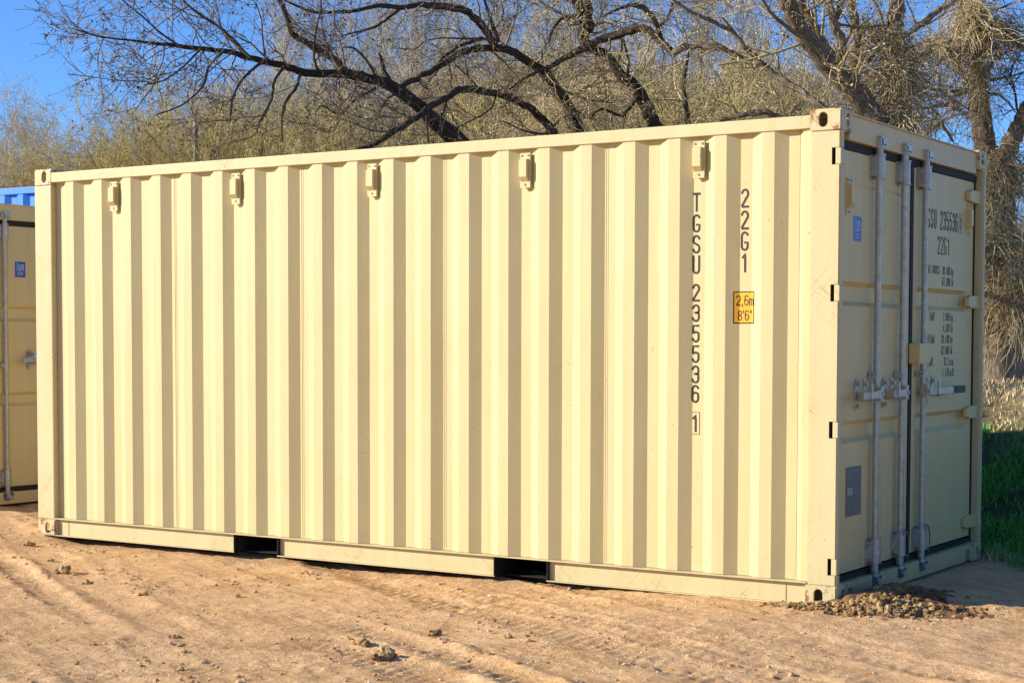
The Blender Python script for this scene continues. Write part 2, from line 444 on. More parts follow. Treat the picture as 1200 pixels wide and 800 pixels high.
def handle(parent, y, s, tip, catch_d, zz=1.102, grip=False):
    """flat door handle pivoting on a bar at y, pointing to side s, reaching `tip` metres, with its catch"""
    bm = bmesh.new()
    box(bm, -.030, .012, y - .021, y + .021, zz - .040, zz + .040)
    def bar(y0, y1, x0, x1, h0, h1):
        a = [(x0 - .006, y0, zz - h0), (x0 + .006, y0, zz - h0), (x0 + .006, y0, zz + h0), (x0 - .006, y0, zz + h0)]
        b = [(x1 - .006, y1, zz - h1), (x1 + .006, y1, zz - h1), (x1 + .006, y1, zz + h1), (x1 - .006, y1, zz + h1)]
        A = [bm.verts.new(v) for v in a]; B = [bm.verts.new(v) for v in b]
        bm.faces.new(A); bm.faces.new(B[::-1])
        for i in range(4): bm.faces.new((A[i], B[i], B[(i + 1) % 4], A[(i + 1) % 4]))
    bar(y + s * .018, y + s * catch_d * .75, .012, .030, .026, .017)
    bar(y + s * catch_d * .75, y + s * (tip if not grip else tip - .2), .030, .030, .017, .019)
    bmesh.ops.recalc_face_normals(bm, faces=bm.faces)
    cyl(bm, (.008, y, zz), (.022, y, zz), .012, 10)
    o = link('handle', tomesh(bm), parent, M['galv'])
    if grip:
        boxo('grip', (.018, .042, *(sorted((y + s * (tip - .2), y + s * tip))), zz - .022, zz + .022), M['grip'], o, .004)
    yc = y + s * catch_d
    bm = bmesh.new()
    prism_yz(bm, [(yc + .024 * math.cos(t) , zz + .085 * math.sin(t)) for t in [k * math.pi / 8 for k in range(16)]], -.055, -.046)
    for dz in (-.062, .062): cyl(bm, (-.046, yc, zz + dz), (-.028, yc, zz + dz), .012, 10)
    box(bm, -.046, .022, yc - .016, yc + .016, zz - .030, zz - .020)
    box(bm, .036, .044, yc - .013, yc + .013, zz - .030, zz + .062)
    box(bm, -.046, .044, yc - .013, yc + .013, zz - .034, zz - .024)
    prism_yz(bm, [(yc - .020, zz + .030), (yc + .020, zz + .030), (yc + .014, zz + .082), (yc - .006, zz + .088)], -.010, .000)
    cyl(bm, (.0, yc, zz + .060), (.016, yc, zz + .060), .012, 10)
    link('handle_catch', tomesh(bm), parent, M['galv'])

def container(name, label, loc, H=2.591, sty=None, main=True):
    T = thing(name, label, 'shipping container', loc)
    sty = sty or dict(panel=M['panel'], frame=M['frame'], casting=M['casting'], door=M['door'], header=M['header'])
    P, Fm = sty['panel'], sty['frame']
    zt = H - .096                                        # underside of the top rail
    # side panels
    for k, name_ in enumerate(('side_panel', 'side_panel')):
        def yy(y): return y if k == 0 else W0 - y
        bm = bmesh.new(); zz = [.128] + list(np.linspace(.4, zt - .25, 7)) + [zt + .004]
        rows = [[bm.verts.new((x, yy(y), z)) for z in zz] for x, y in PROF]
        for a, b in zip(rows, rows[1:]):
            for j in range(len(zz) - 1): bm.faces.new((a[j], b[j], b[j + 1], a[j + 1]))
        pan = link(name_, tomesh(bm), T, P)
        if k == 0:
            front = pan
            bm = bmesh.new()
            for sx in (-4.742, -3.640, -2.531, -1.417):
                box(bm, sx - .0022, sx + .0022, YI - .0020, YI - .0002, .135, zt)
                box(bm, sx + .012, sx + .015, YI - .0015, YI - .0002, .135, zt)
            link('weld_seam', tomesh(bm), pan, P)
            if main:
                boxo('weld_seam', (-.2475, -.2455, .0415, .0440, .135, zt), M['weld'], pan)
    # rails
    for k in (0, 1):
        f = (lambda a, b: (a, b)) if k == 0 else (lambda a, b: (W0 - b, W0 - a))
        boxo('top_rail', (-L0 + .17, -.17, *f(.002, .062), zt, H - .028), Fm, T, .004)
        # bottom rail: folded channel, open pockets cut in its web
        segs = [(-L0 + .17, -4.190), (-3.822, -2.142), (-1.780, -.17)]
        D = [(-L0 + .17, -.17, *f(.000, .060), .119, .126)]
        for a, b in segs:
            D += [(a, b, *f(.034, .040), .006, .1185), (a, b, *f(.006, .034), .0, .006)]
        rail = boxo('bottom_rail', D, Fm, T)
        for a, b in segs:
            for wx in ((a + .11,) if a < -5 else (b - .13,) if b > -1 else ()):
                boxo('weld_seam', (wx - .003, wx + .003, *f(.031, .0338), .008, .118), M['weld'] if k == 0 else Fm, rail)
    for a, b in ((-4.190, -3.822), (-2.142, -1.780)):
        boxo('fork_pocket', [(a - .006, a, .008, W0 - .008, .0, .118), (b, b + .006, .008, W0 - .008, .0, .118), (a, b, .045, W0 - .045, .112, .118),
                             (a, b, .10, .22, .0, .006), (a, b, W0 - .22, W0 - .006, .0, .006)], M['black'], T)  # walls black as bitumen, with the pocket's shade put into the colour
    # floor with cross members
    D = [(-L0 + .06, -.11, .05, W0 - .05, .127, .155)]
    for x in np.arange(-L0 + .3, -.2, .30):
        if not any(a - .05 < x < b + .05 for a, b in ((-4.190, -3.822), (-2.142, -1.780))): D.append((x, x + .05, .045, W0 - .045, .02, .1265))
    boxo('floor', D, M['wood_floor'], T)
    # roof
    bm = bmesh.new(); n = 40; rows = []
    for i in range(n + 1):
        x = -L0 + .06 + (L0 - .12) * i / n; z = H - .034 + (.012 if i % 4 in (1, 2) else 0)
        rows.append([bm.verts.new((x, y, z)) for y in (.03, W0 - .03)])
    for a, b in zip(rows, rows[1:]): bm.faces.new((a[0], b[0], b[1], a[1]))
    link('roof', tomesh(bm), T, P)
    # closed front end
    bm = bmesh.new(); rows = []
    y = .12; pr = [(.10, .02)]
    while y < W0 - .3: pr += [(y, .02), (y + .05, .06), (y + .12, .06), (y + .17, .02)]; y += .25
    pr.append((W0 - .10, .02))
    rows = [[bm.verts.new((-L0 + d, yv, z)) for z in (.10, H - .08)] for yv, d in pr]
    for a, b in zip(rows, rows[1:]): bm.faces.new((a[0], a[1], b[1], b[0]))
    link('front_panel', tomesh(bm), T, P)
    for z0_, z1_ in ((.0, .11), (H - .09, H - .01)): boxo('front_beam', (-L0 + .01, -L0 + .07, .16, W0 - .16, z0_, z1_), Fm, T)
    # corner posts: front pair square, door pair with hinge notches
    for k in (0, 1):
        f = (lambda a, b: (a, b)) if k == 0 else (lambda a, b: (W0 - b, W0 - a))
        o_ = .0015 if k == 0 else .0015
        boxo('corner_post', (-L0 + .002, -L0 + .170, *f(.002, .10), .117, H - .117), Fm, T, .008)
        bm = bmesh.new()
        pts = [(-.172, .002), (-.172, .050), (-.060, .050), (-.060, .060), (-.060, .050), (-.002, .050), (-.002, .002)]
        pts = [(-.172, .002), (-.172, .052), (-.002, .052), (-.002, .002)]
        A = [bm.verts.new((x, (yv if k == 0 else W0 - yv), .117)) for x, yv in pts]; B = [bm.verts.new((x, (yv if k == 0 else W0 - yv), H - .117)) for x, yv in pts]
        bm.faces.new(A); bm.faces.new(B[::-1])
        for i in range(4): bm.faces.new((A[i], B[i], B[(i + 1) % 4], A[(i + 1) % 4]))
        bmesh.ops.recalc_face_normals(bm, faces=bm.faces)
        bmesh.ops.bevel(bm, geom=[e for e in bm.edges if abs(e.verts[0].co.z - e.verts[1].co.z) > 1], offset=.010, segments=3, affect='EDGES')
        hz = [2.345, 1.640, .930, .214] if H < 2.7 else [2.6, 1.8, 1.0, .214]
        cut = []
        for z in hz:
            c = bmesh.new(); box(c, -.052, .02, *sorted(((-.02 if k == 0 else W0 + .02), (.045 if k == 0 else W0 - .045))), z - .044, z + .044); cut.append(c)
        post = link('corner_post', boolean(bm, cut), T, Fm)
        for z in hz:
            boxo('hinge_lug', (-.033, -.003, *f(.004, .050), z - .0425, z + .0425), Fm, post, .004)
        for z in hz:
            boxo('notch_shade_sheet', (-.0515, -.0505, *f(.003, .044), z - .043, z + .043), M['black'], post)  # thin black sheet that paints the shade of the hinge gap
        # inner return of the post towards the door
        boxo('post_return', (-.160, -.0555, *f(.0525, .058), .13, H - .13), Fm, T)
    for x, sx in ((0, -1), (-L0, 1)):
        for y, sy in ((0, 1), (W0, -1)):
            for z, sz in ((0, 1), (H, -1)): casting(T, x, y, z, sx, sy, sz, sty['casting'])
    # door end
    Hd = sty['header']
    boxo('door_header', [(-.075, -.020, .16, W0 - .16, H - .148, H - .020), (-.075, -.008, .16, W0 - .16, H - .0195, H - .012)], Hd, T, .002)
    bm = bmesh.new(); box(bm, -.075, -.014, .16, W0 - .16, .012, .112)
    bmesh.ops.recalc_face_normals(bm, faces=bm.faces)
    cs = []
    for a, b in ((.205, .250), (2.165, 2.250)):
        c = bmesh.new(); box(c, -.06, .02, a, b, -.02, .082); cs.append(c)
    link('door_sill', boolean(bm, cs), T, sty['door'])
    gz = (.118, .145); gt = (H - .192, H - .152)
    D = [(-.100, -.0505, .060, W0 - .060, *gz), (-.100, -.048, .060, W0 - .060, *gt), (-.100, -.052, 1.197, 1.241, .1455, H - .1925),
         (-.100, -.0525, .060, .078, .1455, H - .1925), (-.100, -.0525, W0 - .078, W0 - .060, .1455, H - .1925)]
    for i in range(3): D.append((-.048, -.044, .060, W0 - .060, gt[0] + .006 + i * .012, gt[0] + .011 + i * .012))
    D.append((-.0505, -.047, .060, W0 - .060, gz[0] + .010, gz[0] + .015))
    boxo('door_gasket', D, M['gasket'], T)
    U = (1.578, 1.606, 1.680, 1.708); Lw = (.848, .878, .940, .968)
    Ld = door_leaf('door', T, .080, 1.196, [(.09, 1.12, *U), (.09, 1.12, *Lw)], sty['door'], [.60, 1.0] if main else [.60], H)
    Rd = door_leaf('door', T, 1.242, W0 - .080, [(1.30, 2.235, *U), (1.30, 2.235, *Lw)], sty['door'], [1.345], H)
    # hinge blades
    hz = [2.300, 1.640, .945, .250] if H < 2.7 else [2.55, 1.8, 1.0, .25]
    for y0, y1, door in ((.055, .165, Ld), (W0 - .25, W0 - .03, Rd)):
        for z in hz:
            s = 1 if door is Rd else -1
            ya, yb = (y0, y1) if s > 0 else (y1, y0)
            bm = bmesh.new()
            prism_yz(bm, [(ya, z - .026), (ya, z + .026), (ya + s * .06, z + .040), (yb, z + .042), (yb, z - .040), (ya + s * .06, z - .038)], -.054, -.024 if s > 0 else -.040)
            bmesh.ops.bevel(bm, geom=list(bm.edges), offset=.004, segments=1, affect='EDGES')
            cyl(bm, (-.032, yb - s * .012, z - .045), (-.032, yb - s * .012, z + .047), .012, 12)
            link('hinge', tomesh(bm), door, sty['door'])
    return T, front, Ld, Rd

T1, PANEL, LD, RD = container('shipping_container', 'cream corrugated steel container with TGSU 235536 1 lettered down its side', (0, 0, 0))
# --- locking gear of the near container
locking_bar(LD, .600, 2.591, False); locking_bar(LD, .998, 2.591, True); locking_bar(RD, 1.355, 2.591, True)
handle(LD, .600, -1, .335, .230); handle(LD, .998, -1, .275, .215); handle(RD, 1.355, 1, .590, .100, grip=True)
# padlock housing
bm = bmesh.new(); box(bm, -.054, .012, 1.185, 1.375, 1.262, 1.380); 
bmesh.ops.bevel(bm, geom=list(bm.edges), offset=.006, segments=2, affect='EDGES')
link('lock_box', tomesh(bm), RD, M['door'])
# seams pressed in the leaves
boxo('seam', [(-.0548, -.0535, .085, 1.19, 2.222, 2.2255)], M['weld'], LD)
boxo('seam', (-.0548, -.0535, 1.40, 2.34, 2.222, 2.2255), M['door'], RD); boxo('seam', (-.0548, -.0525, 1.40, 2.24, .272, .276), M['door'], RD)
# vents on the doors
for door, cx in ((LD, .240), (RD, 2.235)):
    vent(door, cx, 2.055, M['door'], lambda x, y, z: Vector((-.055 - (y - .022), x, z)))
# vents on the side
for k in (1, 5, 9, 13, 17):
    vent(PANEL, EDGES[k] + .110, 2.272, M['panel'], lambda x, y, z: Vector((x, y, z)))
    boxo('mount', (EDGES[k] + .078, EDGES[k] + .142, .0222, .0455, 2.280, 2.465), M['panel'], bpy.data.objects[PANEL.name])

# --- lettering down the side
def zrow(v): return 2.196 - (v - 226) * (2.196 - .893) / 280.0
EPS = .0016
rows = [('T', 226, 248), ('G', 251, 272.5), ('S', 275, 297), ('U', 299, 321), ('2', 332, 353), ('3', 356, 377), ('5', 380, 401), ('5', 404, 425), ('3', 427.5, 449), ('6', 450.5, 472), ('1', 485, 506)]
cx = -.849
ln = [(c, cx - .023, zrow(b), .046, zrow(a) - zrow(b), .0115) for c, a, b in rows]
mapside = lambda u, v: (u, panel_y(u) - EPS, v)
link('number_lettering', stroke_text(ln, mapside), PANEL, M['ink'])
bx0, bx1, bz0, bz1 = cx - .028, cx + .028, zrow(509), zrow(482.5)
boxo('check_digit_frame', [(bx0, bx1, YI - .0016, YI - .0004, bz0, bz0 + .003), (bx0, bx1, YI - .0016, YI - .0004, bz1 - .003, bz1),
    (bx0, bx0 + .003, YI - .0016, YI - .0004, bz0 + .0031, bz1 - .0031), (bx1 - .003, bx1, YI - .0016, YI - .0004, bz0 + .0031, bz1 - .0031)], M['ink_soft'], PANEL)
ln = []
for c, a, b in (('2', 224, 246), ('2', 249, 271), ('G', 273, 295.5), ('1', 297.5, 320)):
    ln.append((c, -.584, zrow(b), .046, zrow(a) - zrow(b), .0115))
link('size_code_lettering', stroke_text(ln, mapside), PANEL, M['ink'])
# amber height sticker folded over the corrugation
def sheet(x0, x1, z0, z1, eps, nx=12):
    xs = sorted(set(list(np.linspace(x0, x1, nx)) + [p for p, _ in PROF if x0 < p < x1]))
    V = []; F = []
    for x in xs: V += [(x, panel_y(x) - eps, z0), (x, panel_y(x) - eps, z1)]
    for i in range(len(xs) - 1): F.append((2 * i, 2 * i + 2, 2 * i + 3, 2 * i + 1))
    me = bpy.data.meshes.new('sheet'); me.from_pydata(V, [], F); return me
sx0, sx1, sz0, sz1 = -.618, -.497, 1.484, 1.656
st = link('height_sticker', sheet(sx0, sx1, sz0, sz1, .0010), PANEL, M['ink'])
link('sticker_face', sheet(sx0 + .006, sx1 - .006, sz0 + .006, sz1 - .006, .0018), st, M['yellow'])
ln = []
x = sx0 + .014
for c, wd in (('2', .024), (',', .014), ('6', .024), ('m', .028)): ln.append((c, x, 1.580, wd, .056, .0055)); x += wd + .0035
x = sx0 + .022
for c, wd in (('8', .024), ("'", .010), ('6', .024), ('"', .018)): ln.append((c, x, 1.500, wd, .056, .0055)); x += wd + .003
link('sticker_lettering', stroke_text(ln, lambda u, v: (u, panel_y(u) - .0026, v)), st, M['ink'])

# --- markings on the right-hand door
def doorline(txt, yr, z, h, pw, gap, th, right=True):
    tot = len(txt) * (pw + gap) - gap; y = yr - tot if right else yr; out = []
    for c in txt:
        out.append((c, y, z, pw, h, th)); y += pw + gap
    return out
mapdoor = lambda u, v: (-.0534, u, v)
ln = doorline('TGSU 235536', 2.036, 2.062, .118, .040, .016, .011)
link('number_lettering', stroke_text(ln + [('1', 2.078, 2.074, .022, .092, .009)], mapdoor), RD, M['ink'])
boxo('check_digit_frame', [(-.0535, -.0525, 2.060, 2.0622, 2.058, 2.182), (-.0535, -.0525, 2.1178, 2.120, 2.058, 2.182), (-.0535, -.0525, 2.0623, 2.1177, 2.058, 2.0605), (-.0535, -.0525, 2.0623, 2.1177, 2.1795, 2.182)], M['ink_soft'], RD)
link('size_code_lettering', stroke_text(doorline('22G1', 1.895, 1.915, .108, .046, .014, .0095), mapdoor), RD, M['ink'])
ln = []
for z, nu, un in ((1.795, '30.480', 'kg'), (1.728, '67.200', 'lb'), (1.515, '2.050', 'kg'), (1.448, '4.520', 'lb'), (1.380, '28.430', 'kg'), (1.312, '62.680', 'lb'), (1.244, '33.2', 'cu.m.'), (1.178, '1.170', 'cu.ft.')):
    ln += doorline(nu, 1.905, z, .052, .018, .0065, .0058)
    ln += doorline(un, 1.925, z, .052, .018 if len(un) < 3 else .012, .0065 if len(un) < 3 else .004, .0055, right=False)
for z, tx in ((1.795, 'MAX GROSS'), (1.515, 'TARE'), (1.380, 'PAYLOAD'), (1.244, 'CU.CAP.')):
    ln += doorline(tx, 1.712 if tx == 'MAX GROSS' else 1.640, z, .052, .019, .008, .0058)
link('weight_lettering', stroke_text(ln, mapdoor), RD, M['ink_soft'])

def lr_sticker(parent, y0, y1, z0, z1):
    s = boxo('blue_sticker', (-.0545, -.0535, y0, y1, z0, z1), M['bluesticker'], parent)
    w_, h_ = y1 - y0, z1 - z0
    f = lambda u, v: (-.0528, y0 + u * w_, z0 + v * h_)
    # square emblem with the letters LR, three fine lines of print and an upright line
    me = stroke_text([('L', .38, .42, .22, .40, .05), ('R', .56, .42, .28, .40, .05)] +
                     [('l', .30, .36 , .02, .56, .02)] + [('E', .16, .40 + .09 * i, .06, .06, .018) for i in range(6)] +
                     [(c, .22 + .07 * i, .25, .05, .06, .018) for i, c in enumerate('EUEAEUOE')] + [(c, .22 + .07 * i, .14, .05, .06, .018) for i, c in enumerate('OEAEUEAO')], f, .05)
    link('sticker_print', me, s, M['white'])
lr_sticker(LD, .318, .430, 1.925, 2.058)
pl = boxo('data_plate', (-.0545, -.051, .247, .464, .452, .717), M['plate'], LD, .0008)
ln = []
for i in range(11):
    z = .690 - i * .021
    if .56 < z < .615: continue
    y = .262 + (i % 3) * .006
    while y < .445:
        ln.append((random.choice('EOAUETG'), y, z, .007, .010, .0022)); y += .0095 if random.random() > .15 else .018
link('plate_print', stroke_text(ln, lambda u, v: (-.0502, u, v), .01), pl, M['galv'])
boxo('plate_label', (-.0505, -.0495, .262, .338, .566, .608), M['galv'], pl)

# neighbour seen past its far end
sty2 = dict(panel=M['panel'], frame=M['frame'], casting=M['casting'], door=M['door_warm'], header=M['door_warm'])
T2, P2, LD2, RD2 = container('shipping_container', 'ochre door end of a container half hidden behind the cream one', (-8.15, .93, -.03), sty=sty2, main=False)
locking_bar(LD2, .60, 2.591, False); locking_bar(LD2, 1.10, 2.591, False); locking_bar(RD2, 1.355, 2.591, False)
handle(LD2, 1.10, -1, .36, .235, 1.245); handle(RD2, 1.355, 1, .59, .10, 1.245)
lr_sticker(LD2, .735, .850, 1.960, 2.095)
sb = dict(panel=M['blue'], frame=M['blue'], casting=M['blue'], door=M['blue'], header=M['blue'])
T3, P3, LD3, RD3 = container('shipping_container', 'bright blue tall container behind the ochre one', (-9.4, 3.6, .085), H=2.896, sty=sb, main=False)
locking_bar(LD3, .60, 2.896, False); locking_bar(RD3, 1.355, 2.896, False)
# ------------------------------------------------------------------ ground
def sstep(t): t = np.clip(t, 0, 1); return t * t * (3 - 2 * t)
_tab = np.random.default_rng(3).random((256, 256))
def vnoise(x, y, s):
    x = x * s + 1000.3; y = y * s + 1000.7
    i = np.floor(x).astype(int); j = np.floor(y).astype(int); u = sstep(x - i); v = sstep(y - j)
    a = _tab[i % 256, j % 256]; b = _tab[(i + 1) % 256, j % 256]; c = _tab[i % 256, (j + 1) % 256]; d = _tab[(i + 1) % 256, (j + 1) % 256]
    return (a * (1 - u) + b * u) * (1 - v) + (c * (1 - u) + d * u) * v - .5
def fbm(x, y, s, o=4, g=.5):
    r = 0; a = 1
    for k in range(o): r = r + a * vnoise(x + k * 17.1, y - k * 9.7, s * 2 ** k); a *= g
    return r
def grass_line(x): return 2.25 - .45 * np.clip(x, -3, 6) + .0 * x
def height(x, y, fine=True):
    x = np.asarray(x, float); y = np.asarray(y, float)
    s = y - 2.55 + .35 * np.clip(x, -1, 5)
    east = sstep((x + 8.2) / 3.5)
    z = .97 * sstep(s / 3.9) * east + .20 * sstep((y - 8) / 14) + .10 * sstep((y - 5) / 3) * (1 - east)
    z += .075 * sstep((y - 2.4) / 1.5) * sstep((-x - 7) / 2)
    z += -.034 * sstep((-x - .5) / 1.5) * sstep((x + 6.1) / .5) - .006
    z += np.where(x < -6.6, -.03, 0) * sstep((-x - 6.6) / .4 )* (y < 3.4)
    far = sstep((np.hypot(x, y) - 60) / 200)
    z = z * (1 - far) + fbm(x, y, .01, 2) * 2 * far + 1.1 * far
    if fine:
        yard = 1 - sstep((y - grass_line(x)) / .6)
        z = z + .022 * fbm(x, y, .7, 3) * (1 - .7 * sstep((-.0 - y + 0) * -1))
        z = z + .010 * fbm(x, y, 5, 4, .65) + .007 * np.abs(fbm(x, y, 15, 3, .7)) + .016 * np.clip(fbm(x * .8 + y * .2, y, 9, 3, .7) - .32, 0, 1)
        # wheel ruts running alongside and curving away
        d = np.array([-0.868, 0.497]); nrm = np.array([0.497, 0.868])
        a = x * d[0] + y * d[1]; c = x * nrm[0] + y * nrm[1] + .05 * np.sin(a * .7) + .06 * fbm(x, y, .6, 2)
        for c0, wd, dp, tread in ((-2.33, .10, .009, 1), (-1.30, .10, .009, 1), (-.70, .12, .007, 1), (-3.45, .09, .008, 1), (-3.15, .13, .011, 0), (-2.62, .17, .007, 1), (-2.05, .12, .005, 0), (-1.55, .18, .008, 1), (-1.05, .15, .006, 1), (-3.75, .16, .009, 0), (-4.3, .12, .006, 1)):
            t = (c - c0) / wd
            prof = np.exp(-t ** 4) ; rim = np.exp(-((np.abs(t) - 1.35) / .33) ** 2)
            k = np.clip(2.4 * (fbm(a * .9, c * .8 + c0 * 5, .55, 2) + .36), 0, 1.7)
            lump = .4 + 1.6 * np.clip(fbm(x, y, 6, 3, .6) + .45, 0, 1)
            z = z + yard * k * (-dp * prof + dp * .55 * rim * lump)
            if tread: z = z - yard * .0065 * k * prof * (np.sin((a + np.abs(c - c0) * .8) * 2 * np.pi / .085) > .1)
    return z
_h0 = height
def height(x, y, fine=True):
    z = _h0(x, y, fine)
    if fine:                                               # an older, fainter pair of tracks crossing the others
        x = np.asarray(x, float); y = np.asarray(y, float); yard = 1 - sstep((y - grass_line(x)) / .6)
        for cx_, cy_, rad, wd in ((-9.0, 5.2, 9.4, .13), (-9.0, 5.2, 10.9, .13), (1.5, -13.0, 9.9, .12), (1.5, -13.0, 11.2, .12)):
            q_ = np.hypot(x - cx_, y - cy_) - rad; th = np.arctan2(y - cy_, x - cx_) * rad
            k = np.clip(2 * (fbm(x, y, .8, 2) + .2), 0, 1) * yard
            z = z - k * .007 * np.exp(-(q_ / wd) ** 4) * (.5 + (np.sin((th + np.abs(q_)) * 2 * np.pi / .07) > .2)) + k * .004 * np.exp(-((np.abs(q_) - wd * 1.3) / .04) ** 2)
    return z
def axis(f0, f1, st, lim):
    a = list(np.arange(f0, f1, st)); g = st; v = f1
    while v < lim: a.append(v); g *= 1.22; v += g
    g = st; v = f0
    out = []
    while v > -lim: g *= 1.22; v -= g; out.append(v)
    return np.array(out[::-1] + a)
gx = axis(-7.4, 2.2, .017, 900); gy = axis(-4.3, 1.2, .017, 900)
GX, GY = np.meshgrid(gx, gy, indexing='ij')
GZ = height(GX, GY)
# spoil heaped against the door corner
def pile(x, y):
    h = .085 * np.exp(-(((x - .16) / .20) ** 2 + ((y - .42) / .34) ** 2)) + .045 * np.exp(-(((x - .22) / .24) ** 2 + ((y - .06) / .20) ** 2)) + .03 * np.exp(-(((x - .55) / .22) ** 2 + ((y - .22) / .16) ** 2))
    h = h + .025 * np.exp(-(((x + .13) / .30) ** 2 + ((y + .10) / .10) ** 2))
    return h
def mesh_np(name, V, F4, smooth_=True, uv=None):
    me = bpy.data.meshes.new(name); V = np.asarray(V, np.float32).reshape(-1, 3); F4 = np.asarray(F4, np.int32).reshape(-1, 4)
    me.vertices.add(len(V)); me.vertices.foreach_set('co', V.ravel())
    me.loops.add(F4.size); me.loops.foreach_set('vertex_index', F4.ravel())
    me.polygons.add(len(F4)); me.polygons.foreach_set('loop_start', np.arange(0, F4.size, 4, dtype=np.int32))
    try: me.polygons.foreach_set('loop_total', np.full(len(F4), 4, np.int32))
    except Exception: pass
    if smooth_: me.polygons.foreach_set('use_smooth', np.ones(len(F4), bool))
    if uv is not None:
        l = me.uv_layers.new(name='UVMap'); l.data.foreach_set('uv', np.asarray(uv, np.float32).ravel())
    me.update(calc_edges=True); return me
nx, ny = GX.shape
idx = np.arange(nx * ny).reshape(nx, ny)
F = np.stack([idx[:-1, :-1], idx[1:, :-1], idx[1:, 1:], idx[:-1, 1:]], -1)
me = mesh_np('ground', np.stack([GX, GY, GZ], -1), F)
mg, nt, b = newmat('dry_dirt')
v = objco(nt)
big = noise(nt, v, .55, 5, .6); mid = noise(nt, v, 3.2, 6, .62); fin = noise(nt, v, 38, 6, .7); gr = noise(nt, v, 150, 3, .6)
c = mix(nt, ramp(nt, mid, [(.32, 0.0), (.68, 1.0)]), (.66, .37, .165), (.91, .59, .30))
c = mix(nt, ramp(nt, big, [(.40, 0.0), (.62, .7)]), c, (.82, .51, .28))
c = mix(nt, ramp(nt, noise(nt, v, 1.4, 6, .7), [(.56, 0.0), (.68, .55)]), c, (.42, .235, .105))
c = mix(nt, ramp(nt, fin, [(.25, .62), (.6, 1.0)]), (0, 0, 0), c)
# pale grit and dark bits
c = mix(nt, ramp(nt, gr, [(.66, 0.0), (.70, .6)]), c, (.85, .68, .48))
c = mix(nt, ramp(nt, noise(nt, v, 95, 2, .5), [(.29, .7), (.325, 0.0)]), c, (.20, .12, .06))
# zones: packed dirt / green turf / dry grass, by the lie of the land
zn = N(nt, 'ShaderNodeAttribute', attribute_name='turf'); zd = N(nt, 'ShaderNodeAttribute', attribute_name='dry')
turf = mix(nt, ramp(nt, noise(nt, v, 5, 6, .7), [(.4, 0.0), (.62, 1.0)]), (.030, .075, .018), (.075, .055, .035))
dry = mix(nt, ramp(nt, noise(nt, v, 3, 6, .7), [(.3, 0.0), (.7, 1.0)]), (.34, .24, .12), (.60, .47, .27))
# streaks left by wheels and dragged steel, running the way the ruts run
mp = N(nt, 'ShaderNodeMapping'); mp.inputs['Rotation'].default_value = (0, 0, -2.62); nt.links.new(v, mp.inputs[0])
stx = noise(nt, mp.outputs[0], 5, 6, .7, (.35, 3.2, 1))
c = mix(nt, ramp(nt, stx, [(.50, 0.0), (.66, .65)]), c, (.40, .225, .11))
c = mix(nt, zn.outputs['Fac'], c, turf); c = mix(nt, zd.outputs['Fac'], c, dry)
nt.links.new(c, b.inputs['Base Color']); b.inputs['Roughness'].default_value = .95; b.inputs['Specular IOR Level'].default_value = .12
ha = N(nt, 'ShaderNodeMath', operation='MULTIPLY_ADD'); ha.inputs[1].default_value = 1.8
nt.links.new(mid, ha.inputs[0]); nt.links.new(fin, ha.inputs[2])
hb = N(nt, 'ShaderNodeMath', operation='MULTIPLY_ADD'); hb.inputs[1].default_value = .45
nt.links.new(gr, hb.inputs[0]); nt.links.new(ha.outputs[0], hb.inputs[2])
bump(nt, b, hb.outputs[0], .75, .017)
ground = link('ground', me, None, mg); ground['kind'] = 'structure'
yl = GY - grass_line(GX) + .55 * fbm(GX, GY, 1.3, 4, .6)
turfm = sstep(yl / .25) * sstep((GX + 6.5) / 1.0)
drym = sstep((GY - 4.9 + .25 * GX + 1.2 * fbm(GX, GY, .8, 3)) / .9)
for nme, arr in (('turf', turfm), ('dry', drym)):
    at = me.attributes.new(nme, 'FLOAT', 'POINT'); at.data.foreach_set('value', arr.astype(np.float32).ravel())

# ------------------------------------------------------------------ clods, spoil, gravel
def rocks(n_ico, pos, rad, seed, flat=.75, rag=.8):
    """many angular lumps in one mesh, vectorised"""
    r = np.random.default_rng(seed); bm = bmesh.new(); bmesh.ops.create_icosphere(bm, subdivisions=n_ico, radius=1)
    bv = np.array([v.co[:] for v in bm.verts]); bf = np.array([[v.index for v in f.verts] for f in bm.faces]); bm.free()
    M_ = len(pos); V = bv[None] * (1 + rag * (r.random((M_, len(bv), 1)) - .5))
    sc = rad[:, None, None] * (.75 + .5 * r.random((M_, 1, 3))) * np.array([1, 1, flat]); V = V * sc
    a = r.random(M_) * 6.28; ca, sa = np.cos(a)[:, None], np.sin(a)[:, None]
    X = V[..., 0] * ca - V[..., 1] * sa; Y = V[..., 0] * sa + V[..., 1] * ca
    V = np.stack([X, Y, V[..., 2]], -1) + pos[:, None]
    Fq = bf[None] + (np.arange(M_) * len(bv))[:, None, None]
    F4 = np.concatenate([Fq, Fq[..., 2:3]], -1)
    m_ = bpy.data.meshes.new('lumps'); m_.from_pydata(V.reshape(-1, 3).tolist(), [], Fq.reshape(-1, 3).tolist()); return m_
def soilm(name, c1, c2, hi):
    m, nt, b = newmat(name); g = N(nt, 'ShaderNodeNewGeometry'); v = g.outputs['Position']
    c = mix(nt, ramp(nt, noise(nt, v, 22, 6, .7), [(.35, 0.0), (.65, 1.0)]), c1, c2)
    c = mix(nt, ramp(nt, g.outputs['Random Per Island'], [(.4, 0.0), (1.0, .8)]), c, hi)
    nt.links.new(c, b.inputs['Base Color']); b.inputs['Roughness'].default_value = 1; b.inputs['Specular IOR Level'].default_value = .1
    bump(nt, b, noise(nt, v, 120, 5, .7), .8, .008); return m
M['soil'] = soilm('loose_soil', (.22, .12, .048), (.42, .26, .11), (.60, .42, .20))
